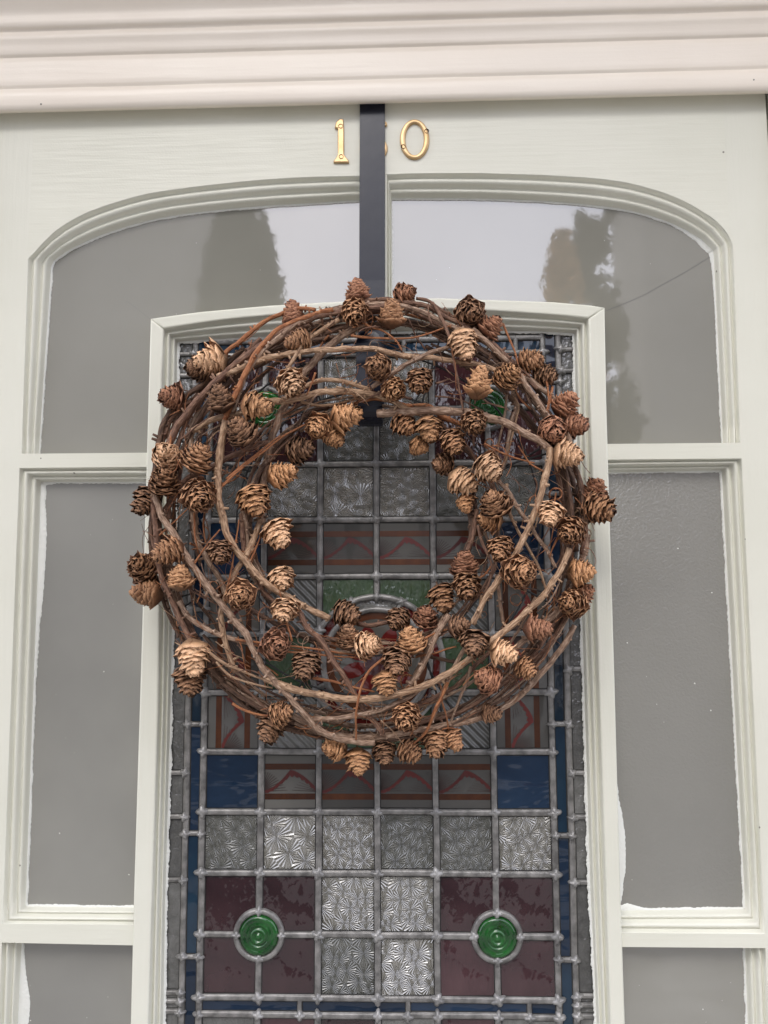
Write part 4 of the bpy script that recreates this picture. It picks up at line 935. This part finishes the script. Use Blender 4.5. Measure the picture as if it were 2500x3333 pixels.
 ('D', 'g', 14, .6, [(720, 940), (640, 1080), (570, 1200), (520, 1310), (470, 1440), (425, 1560)]),
 ('D', 'g', 11, .5, [(690, 1180), (660, 1290), (610, 1410), (545, 1570)]),
 ('D', 'r', 6, .7, [(490, 1400), (520, 1500), (540, 1610)]),
 ('D', 'd', 19, .2, [(660, 60), (690, 180), (690, 300), (650, 430), (640, 520)]), ('D', 'b', 16, .4, [(730, 120), (710, 280), (660, 420)]), ('D', 'd', 15, 0, [(700, -40), (720, 120), (700, 320), (610, 560)]),
 ('D', 'b', 11, .5, [(735, 230), (770, 350), (830, 490), (815, 610), (760, 720)]),
 ('D', 'g', 12, .3, [(760, 220), (800, 320), (840, 400)]),
 ('D', 'g', 22, .5, [(1480, 290), (1450, 440), (1390, 620), (1340, 720), (1260, 820), (1170, 900), (1080, 980), (990, 1060), (900, 1140)]),
 ('D', 'b', 16, .2, [(1350, 830), (1270, 960), (1170, 1090), (1050, 1220), (920, 1340), (780, 1440), (640, 1520)]),
 ('D', 'd', 16, 0, [(1420, 560), (1390, 740), (1300, 880), (1180, 1000), (1060, 1130)]), ('D', 'd', 16, -.2, [(1440, 380), (1420, 600), (1350, 800), (1200, 960)]),
 ('D', 'b', 12, .4, [(840, 640), (760, 780), (700, 880)]), ('D', 't', 8, .7, [(760, 700), (740, 820), (720, 900)]),
 ('D', 'g', 18, .6, [(520, 830), (450, 960), (380, 1110), (310, 1250), (240, 1350)]),
]
for k, (zn, tone, wpx, lay, pts) in enumerate(STEMS):
    ox, oy, s = ZO[zn]; q = [(ox + x * s, oy + y * s) for x, y in pts]
    tube('stem' if wpx > 12 else 'twig', [WP(x, y, lay) for x, y in q], wpx * MPP * .475, BK[tone], k * 1.37 + 2, .9 if wpx > 12 else .45, (1, .85) if wpx > 12 else (1, .6), .16)
# older stems wound round inside the ring
for k in range(64):
    a0 = rngw.uniform(0, 360); span = rngw.uniform(45, 110); lay = rngw.uniform(-.9, .45); r0 = rngw.choice((rngw.uniform(615, 715), rngw.uniform(630, 715), rngw.uniform(600, 700), rngw.uniform(640, 715), rngw.uniform(385, 440))); r1 = max(385, min(715, r0 + rngw.uniform(-55, 45)))
    pts = []
    for j in range(7):
        u = j / 6; a = R_(a0 + span * u); r = r0 + (r1 - r0) * u + rngw.uniform(-10, 10); pts.append(WP(WC[0] + r * math.cos(a), WC[1] - r * math.sin(a), lay + .2 * math.sin(u * 3)))
    wd = rngw.choice((9, 12, 15, 18)); tube('stem' if wd > 12 else 'twig', pts, wd * MPP * .46, BK[rngw.choice('dddbbbggr')], 100 + k * 1.7, .8)
# fine side twigs and curly tendrils
for k in range(190):
    a = rngw.uniform(0, 2 * math.pi); r = rngw.choice((rngw.uniform(380, 715), rngw.uniform(560, 720))); lay = rngw.uniform(-.1, 1.1); x, y = WC[0] + r * math.cos(a), WC[1] - r * math.sin(a)
    d = -(a + math.pi / 2) + rngw.gauss(0, .45) + rngw.choice((0, math.pi)) if k % 4 else rngw.uniform(0, 2 * math.pi)
    curl = rngw.gauss(0, .12 if k % 4 else .6); st = rngw.uniform(16, 34) if k % 4 else rngw.uniform(9, 20); pts = []
    for j in range(rngw.randrange(4, 10)):
        pts.append(WP(x, y, lay)); x += st * math.cos(d); y += st * math.sin(d); d += curl + rngw.gauss(0, .12); lay += rngw.gauss(0, .10)
        if not 330 < math.hypot(x - WC[0], y - WC[1]) < 745: break
    if len(pts) > 2: tube('twig', pts, rngw.choice((1.8, 2.4, 3.4, 4.5, 6, 7)) * MPP * .5, BK[rngw.choice('rrrrbgtb')], 300 + k * 1.3, .45, (1, .5), .14, 6)
for tone, count in (('r', 190), ('t', 70), ('b', 90)):
    fb = bmesh.new()
    for k in range(count):
        a = rngw.uniform(0, 2 * math.pi); r = rngw.uniform(370, 725); lay = rngw.uniform(.5, 1.25); x, y = WC[0] + r * math.cos(a), WC[1] - r * math.sin(a)
        d = -(a + math.pi / 2) + rngw.gauss(0, .7) + rngw.choice((0, math.pi)); curl = rngw.gauss(0, .14 if k % 5 else .5); st = rngw.uniform(11, 26); pts = []
        for j in range(rngw.randrange(4, 9)):
            pts.append(WP(x, y, lay)); x += st * math.cos(d); y += st * math.sin(d); d += curl + rngw.gauss(0, .16); lay += rngw.gauss(0, .12)
            if not 325 < math.hypot(x - WC[0], y - WC[1]) < 760: break
        if len(pts) > 2: tube('', pts, rngw.choice((1.5, 2.0, 2.6, 3.4)) * MPP * .5, '', 700 + k * 1.3, .6, (1, .45), .14, 5, fb)
    for v in fb.verts: v.co -= WL
    stuff(obj('fine_twigs', fb, M[BK[tone]], wreath))
# wire frame inside the ring
bm = bmesh.new()
def wire(bm, p, q, r=.0011, n=6):
    d = (q - p).normalized(); e1 = d.orthogonal().normalized(); e2 = d.cross(e1)
    A_ = [[bm.verts.new(c + (e1 * math.cos(2 * math.pi * j / n) + e2 * math.sin(2 * math.pi * j / n)) * r - WL) for j in range(n)] for c in (p, q)]
    for j in range(n): bm.faces.new((A_[0][j], A_[0][(j + 1) % n], A_[1][(j + 1) % n], A_[1][j])).smooth = True
for rad, lay in ((680, -.9), (560, -1.0), (430, -.9)):
    for j in range(60):
        a, b = 2 * math.pi * j / 60, 2 * math.pi * (j + 1) / 60
        wire(bm, WP(WC[0] + rad * math.cos(a), WC[1] + rad * math.sin(a), lay), WP(WC[0] + rad * math.cos(b), WC[1] + rad * math.sin(b), lay))
for j in range(8):
    for da in (-.03, .03):
        a = 2 * math.pi * j / 8 + .39; wire(bm, WP(WC[0] + 690 * math.cos(a + da), WC[1] + 690 * math.sin(a + da), -.9), WP(WC[0] + 420 * math.cos(a - da), WC[1] + 420 * math.sin(a - da), -.9))
obj('wire_frame', bm, M['wire'], wreath)

# cones
def scale_geom(L_, Wd, cup, recurve, th, rg, tipr):
    """one cone scale in its own frame: s along +Z, outward = +X, across = Y; returns verts, faces, uvs per vertex"""
    nu, ns = 5, 6; V, F, T = [], [], []
    notch = rg.uniform(-.05, .07); ph = rg.uniform(0, 6)
    for side in (1, 0):
        for i in range(ns + 1):
            s = i / ns
            w_ = .40 + .60 * s / .45 if s < .45 else (1 if s < .66 else math.sqrt(max(0, 1 - ((s - .66) / .36) ** 2)))
            w_ = max(w_, .26) * Wd / 2
            for j in range(nu):
                u = -1 + 2 * j / (nu - 1)
                z = s * L_ * (1 + (notch * (1 - abs(u) * 1.5) + .04 * math.sin(ph + u * 5)) * s ** 3) - (u * u * .10 * L_ * s)
                x = -cup * (u * u) * Wd * .5 + recurve * L_ * s * s * s + (th if side else 0) * (1 - .7 * s)
                V.append((x, u * w_, z)); T.append((side, s))
    n0 = (ns + 1) * nu
    for side in (0, 1):
        o = side * n0
        for i in range(ns):
            for j in range(nu - 1):
                q = (o + i * nu + j, o + i * nu + j + 1, o + (i + 1) * nu + j + 1, o + (i + 1) * nu + j); F.append(q if side == 0 else q[::-1])
    per = [i * nu for i in range(ns)] + [ns * nu + j for j in range(nu)] + [i * nu + nu - 1 for i in range(ns - 1, -1, -1)]
    for a, b in zip(per, per[1:]): F.append((a, b, n0 + b, n0 + a))
    return V, F, T
def make_cone(seed, openness, N_=58):
    """list of scales (verts, faces, uv) of a larch cone: axis +Z from -0.5 to 0.5, radius 0.4"""
    rg = random.Random(seed); out = []
    for i in range(N_):
        t = i / (N_ - 1); ang = i * 2.39996 + rg.gauss(0, .07)
        Rt = .40 * (.74 + .26 * (t / .36) ** .8) if t < .36 else .40 * math.sqrt(max(.02, 1 - ((t - .36) / .67) ** 2))
        op = R_((58 - 38 * t ** .8) * openness) + rg.gauss(0, .06); op = min(1.25, max(.15, op))
        L_ = min(.40, max(.20, (Rt - .03) / max(.28, math.sin(op)))) * rg.uniform(.93, 1.07) * (1 if t < .8 else .8)
        Wd = .37 * (1 - .50 * t ** 1.6) * rg.uniform(.88, 1.1)
        V, F, T = scale_geom(L_, Wd, .30 + .25 * t, rg.uniform(-.10, .04) + (-.10 if t > .75 else 0), .022, rg, 0)
        zb_ = -.5 + .05 + .70 * t; r0 = .05 * (1 - t * .7)
        ca, sa, co, so = math.cos(ang), math.sin(ang), math.cos(op), math.sin(op); tw = rg.gauss(0, .08); W2 = []
        for x, y, z in V:
            x, y = x * math.cos(tw) - y * math.sin(tw), x * math.sin(tw) + y * math.cos(tw)
            rad = r0 + z * so + x * co; hh = zb_ + z * co - x * so
            W2.append((rad * ca - y * sa, rad * sa + y * ca, hh))
        out.append((W2, F, T))
    # bring the length to exactly one
    zs = [v[2] for s in out for v in s[0]]; lo, hi = min(zs), max(zs); rr = sorted(math.hypot(v[0], v[1]) for s in out for v in s[0])[-400]
    return [([(x / rr * .4, y / rr * .4, (z - lo) / (hi - lo) - .5) for x, y, z in V], F, T) for V, F, T in out]
def mesh_of(parts, name):
    V, F, T = [], [], []
    for v, f, t in parts:
        o = len(V); V += v; F += [tuple(i + o for i in q) for q in f]; T += t
    me = bpy.data.meshes.new(name); me.from_pydata(V, [], F); uv = me.uv_layers.new(name='UVMap')
    for p in me.polygons:
        p.use_smooth = True
        for li in p.loop_indices: uv.data[li].uv = T[me.loops[li].vertex_index]
    me.materials.append(None); return me
def core_mesh():
    bm = bmesh.new(); n = 8; prev = None
    for r, z in ((.0, -.60), (.032, -.60), (.030, -.50), (.09, -.46), (.10, -.2), (.06, .1), (.02, .3), (0, .32)):
        ring = [bm.verts.new((r * math.cos(2 * math.pi * j / n), r * math.sin(2 * math.pi * j / n), z)) for j in range(n)] if r else [bm.verts.new((0, 0, z))]
        if prev:
            for j in range(n):
                if len(prev) == 1: bm.faces.new((prev[0], ring[(j + 1) % n], ring[j]))
                elif len(ring) == 1: bm.faces.new((prev[j], prev[(j + 1) % n], ring[0]))
                else: bm.faces.new((prev[j], prev[(j + 1) % n], ring[(j + 1) % n], ring[j]))
        prev = ring
    me = bpy.data.meshes.new('cone'); bm.to_mesh(me); bm.free(); me.materials.append(M['cone_dark']); me.uv_layers.new(name='UVMap'); return me
VAR = [(s, o) for o in (.48, .70, .98) for s in range(4)]
GEO = [make_cone(10 + s + int(o * 100), o) for s, o in VAR]; SME = [mesh_of(g, 'scales') for g in GEO]; CORE = core_mesh()
TONE = {0: 'cone_dark', 1: 'cone_brown', 2: 'cone_tan', 3: 'cone_light', 4: 'cone_red'}
# x, y (photo px), direction of the tip in the picture (deg), tilt of the tip to the viewer (deg), length, width (px), tone, openness class, layer
CONES = [
 (1164, 947, 95, 5, 88, 72, 4, 1, .6), (1157, 1020, -70, 50, 88, 82, 1, 2, 1.0), (684, 1174, 205, 18, 112, 94, 3, 1, 1.0), (650, 1200, 190, 35, 100, 92, 0, 1, .5), (557, 1292, 185, 40, 86, 76, 4, 1, .7),
 (716, 1297, 105, 25, 102, 78, 0, 1, 1.0), (836, 1321, -12, 12, 112, 84, 2, 1, 1.05), (783, 1403, 130, 42, 108, 90, 0, 1, 1.0), (950, 1251, -60, 40, 100, 88, 3, 2, 1.05), (969, 1111, 200, 20, 100, 72, 1, 1, .7),
 (955, 1020, 100, 10, 92, 66, 4, 0, .2), (1128, 1357, 22, 8, 116, 84, 2, 1, 1.0), (1032, 1391, -120, 55, 84, 76, 2, 1, 1.05), (1090, 1424, -45, 20, 84, 68, 2, 0, .6), (979, 1463, 8, 25, 110, 86, 0, 1, .8),
 (921, 1543, 25, 10, 108, 82, 2, 1, 1.0), (542, 1480, 80, 62, 92, 86, 3, 0, .9), (643, 1490, 65, 18, 100, 94, 1, 2, 1.0), (535, 1565, 70, 40, 102, 88, 1, 2, 1.0), (648, 1618, -40, 55, 110, 102, 1, 2, 1.0),
 (472, 1635, -100, 30, 98, 80, 0, 2, .7), (829, 1632, -60, 22, 116, 102, 2, 1, 1.05), (904, 1740, -60, 18, 108, 90, 3, 1, 1.0), (547, 1795, 205, 20, 106, 88, 1, 2, 1.0), (716, 1800, -75, 42, 88, 76, 0, 2, .9),
 (463, 1846, 135, 70, 92, 92, 1, 2, .9), (586, 1880, 100, 12, 88, 78, 2, 0, 1.0), (477, 1933, 175, 8, 108, 80, 1, 1, .8), (783, 1940, -60, 78, 86, 82, 1, 1, 1.0), (916, 1885, -70, 28, 90, 80, 3, 1, 1.0),
 (926, 1990, -80, 42, 86, 80, 3, 1, .9), (1130, 1998, -15, 20, 98, 78, 0, 2, .9), (1135, 2070, 95, 22, 90, 74, 0, 1, 1.0), (1200, 2099, 20, 38, 90, 80, 3, 1, 1.05), (631, 2145, -75, 14, 132, 100, 3, 1, 1.0),
 (619, 2212, -70, 20, 108, 96, 0, 2, .5), (901, 2101, 0, 66, 90, 88, 4, 1, 1.0), (996, 2167, -90, 28, 90, 88, 0, 2, .9), (918, 2323, 20, 20, 84, 76, 1, 1, .9), (880, 2376, -100, 28, 90, 78, 0, 2, .6),
 (1089, 2437, 160, 15, 84, 68, 2, 0, .5), (1167, 2479, -85, 20, 90, 76, 2, 1, .6), (1295, 2018, -120, 38, 82, 72, 0, 2, .9), (1383, 2006, 80, 38, 84, 72, 4, 1, .9), (1336, 2084, 100, 18, 98, 88, 2, 1, 1.0),
 (1292, 2157, -95, 42, 94, 86, 0, 1, 1.0), (1255, 2226, -75, 18, 84, 76, 2, 1, .9), (1323, 2339, -90, 66, 88, 86, 1, 2, 1.0), (1440, 1948, -75, 18, 102, 82, 1, 2, 1.0), (1521, 1913, -80, 46, 94, 86, 1, 2, 1.0),
 (1513, 1836, 90, 14, 82, 82, 4, 1, .8), (1607, 1639, 120, 34, 104, 92, 1, 1, 1.0), (1595, 1692, 170, 12, 86, 76, 2, 1, .6), (1516, 1639, -80, 14, 70, 56, 2, 0, .6), (1793, 1675, -105, 30, 86, 74, 3, 1, 1.0),
 (1856, 1730, -130, 48, 88, 84, 1, 2, .9), (1952, 1655, -25, 38, 112, 98, 1, 2, .9), (1935, 1600, 60, 20, 96, 80, 4, 2, .5), (1629, 1790, -100, 42, 84, 78, 1, 2, 1.0), (1697, 1860, -10, 72, 100, 98, 1, 1, 1.05),
 (1894, 1863, 10, 14, 94, 82, 2, 1, .8), (1899, 1930, 40, 30, 78, 72, 4, 1, .4), (1861, 1964, 180, 55, 92, 88, 1, 2, .9), (1752, 2046, 0, 10, 98, 74, 4, 1, .9), (1494, 2036, 10, 20, 80, 64, 0, 1, .8),
 (1545, 2097, -95, 38, 90, 82, 0, 1, 1.0), (1639, 2126, -20, 18, 96, 80, 3, 1, 1.0), (1711, 2176, -30, 20, 76, 68, 1, 2, .7), (1586, 2212, 150, 28, 94, 86, 4, 0, .9), (1600, 2321, 0, 22, 76, 60, 0, 1, .5),
 (1419, 2422, -90, 36, 98, 80, 1, 1, .8), (1477, 2410, -60, 20, 78, 60, 1, 1, .6), (1335, 2444, -25, 18, 84, 76, 1, 2, .6), (1253, 2451, -80, 36, 76, 72, 0, 1, .5),
 (1318, 957, 0, 42, 78, 68, 4, 1, .5), (1275, 1022, 85, 12, 100, 78, 1, 1, 1.0), (1533, 1020, -60, 74, 88, 88, 0, 1, .9), (1600, 1063, 40, 22, 84, 72, 4, 1, .8), (1511, 1123, -75, 8, 122, 88, 3, 1, 1.1),
 (1728, 1174, 5, 18, 88, 74, 1, 2, .9), (1656, 1222, 40, 46, 86, 84, 2, 2, 1.0), (1776, 1222, -20, 32, 80, 74, 0, 2, .5), (1559, 1246, 75, 8, 116, 76, 2, 1, 1.0), (1366, 1244, -90, 32, 88, 80, 1, 2, 1.0),
 (1229, 1193, 200, 66, 80, 78, 1, 1, 1.05), (1284, 1270, -60, 55, 78, 74, 2, 2, 1.0), (1841, 1314, 50, 22, 94, 84, 4, 1, .8), (1800, 1405, -70, 64, 84, 82, 4, 0, .9), (1875, 1384, -10, 28, 86, 80, 4, 0, .7),
 (1848, 1480, -15, 16, 108, 84, 3, 1, .9), (1318, 1381, -45, 24, 90, 76, 1, 2, 1.0), (1398, 1396, -80, 14, 98, 78, 2, 1, 1.0), (1366, 1452, -20, 14, 66, 62, 2, 0, .6), (1545, 1379, -70, 56, 80, 76, 1, 2, 1.05),
 (1477, 1439, -60, 24, 92, 78, 1, 2, 1.0), (1441, 1512, 190, 36, 82, 68, 0, 1, .5), (1509, 1570, -30, 14, 110, 88, 3, 1, 1.0), (1591, 1526, -45, 28, 98, 90, 3, 1, 1.0),
]
big = sorted(range(len(CONES)), key=lambda i: -(CONES[i][4] * CONES[i][5] * (1 if CONES[i][8] > .95 else 0)))[:5]
rgc = random.Random(3)
for i, (px, py, ang, tilt, ln, wd, tone, oc, lay) in enumerate(CONES):
    lay2 = lay * 1.12 + .12; p = WP(px, py, lay2); a, t = R_(ang + rgc.gauss(0, 3)), R_(tilt)
    d = Vector((math.cos(t) * math.cos(a), -math.sin(t), math.cos(t) * math.sin(a))); q = d.to_track_quat('Z', 'Y') @ Matrix.Rotation(rgc.uniform(0, 6.28), 3, 'Z').to_quaternion()
    pf = (CAM - p).length / .925 * .985; ll = max(ln, wd * 1.12) * MPP * pf * 1.01; ww = wd * MPP * pf * .94
    o = bpy.data.objects.new('cone', CORE); link(o, wreath); o.location = p - WL; o.rotation_mode = 'QUATERNION'; o.rotation_quaternion = q; o.scale = (ww / .8, ww / .8, ll)
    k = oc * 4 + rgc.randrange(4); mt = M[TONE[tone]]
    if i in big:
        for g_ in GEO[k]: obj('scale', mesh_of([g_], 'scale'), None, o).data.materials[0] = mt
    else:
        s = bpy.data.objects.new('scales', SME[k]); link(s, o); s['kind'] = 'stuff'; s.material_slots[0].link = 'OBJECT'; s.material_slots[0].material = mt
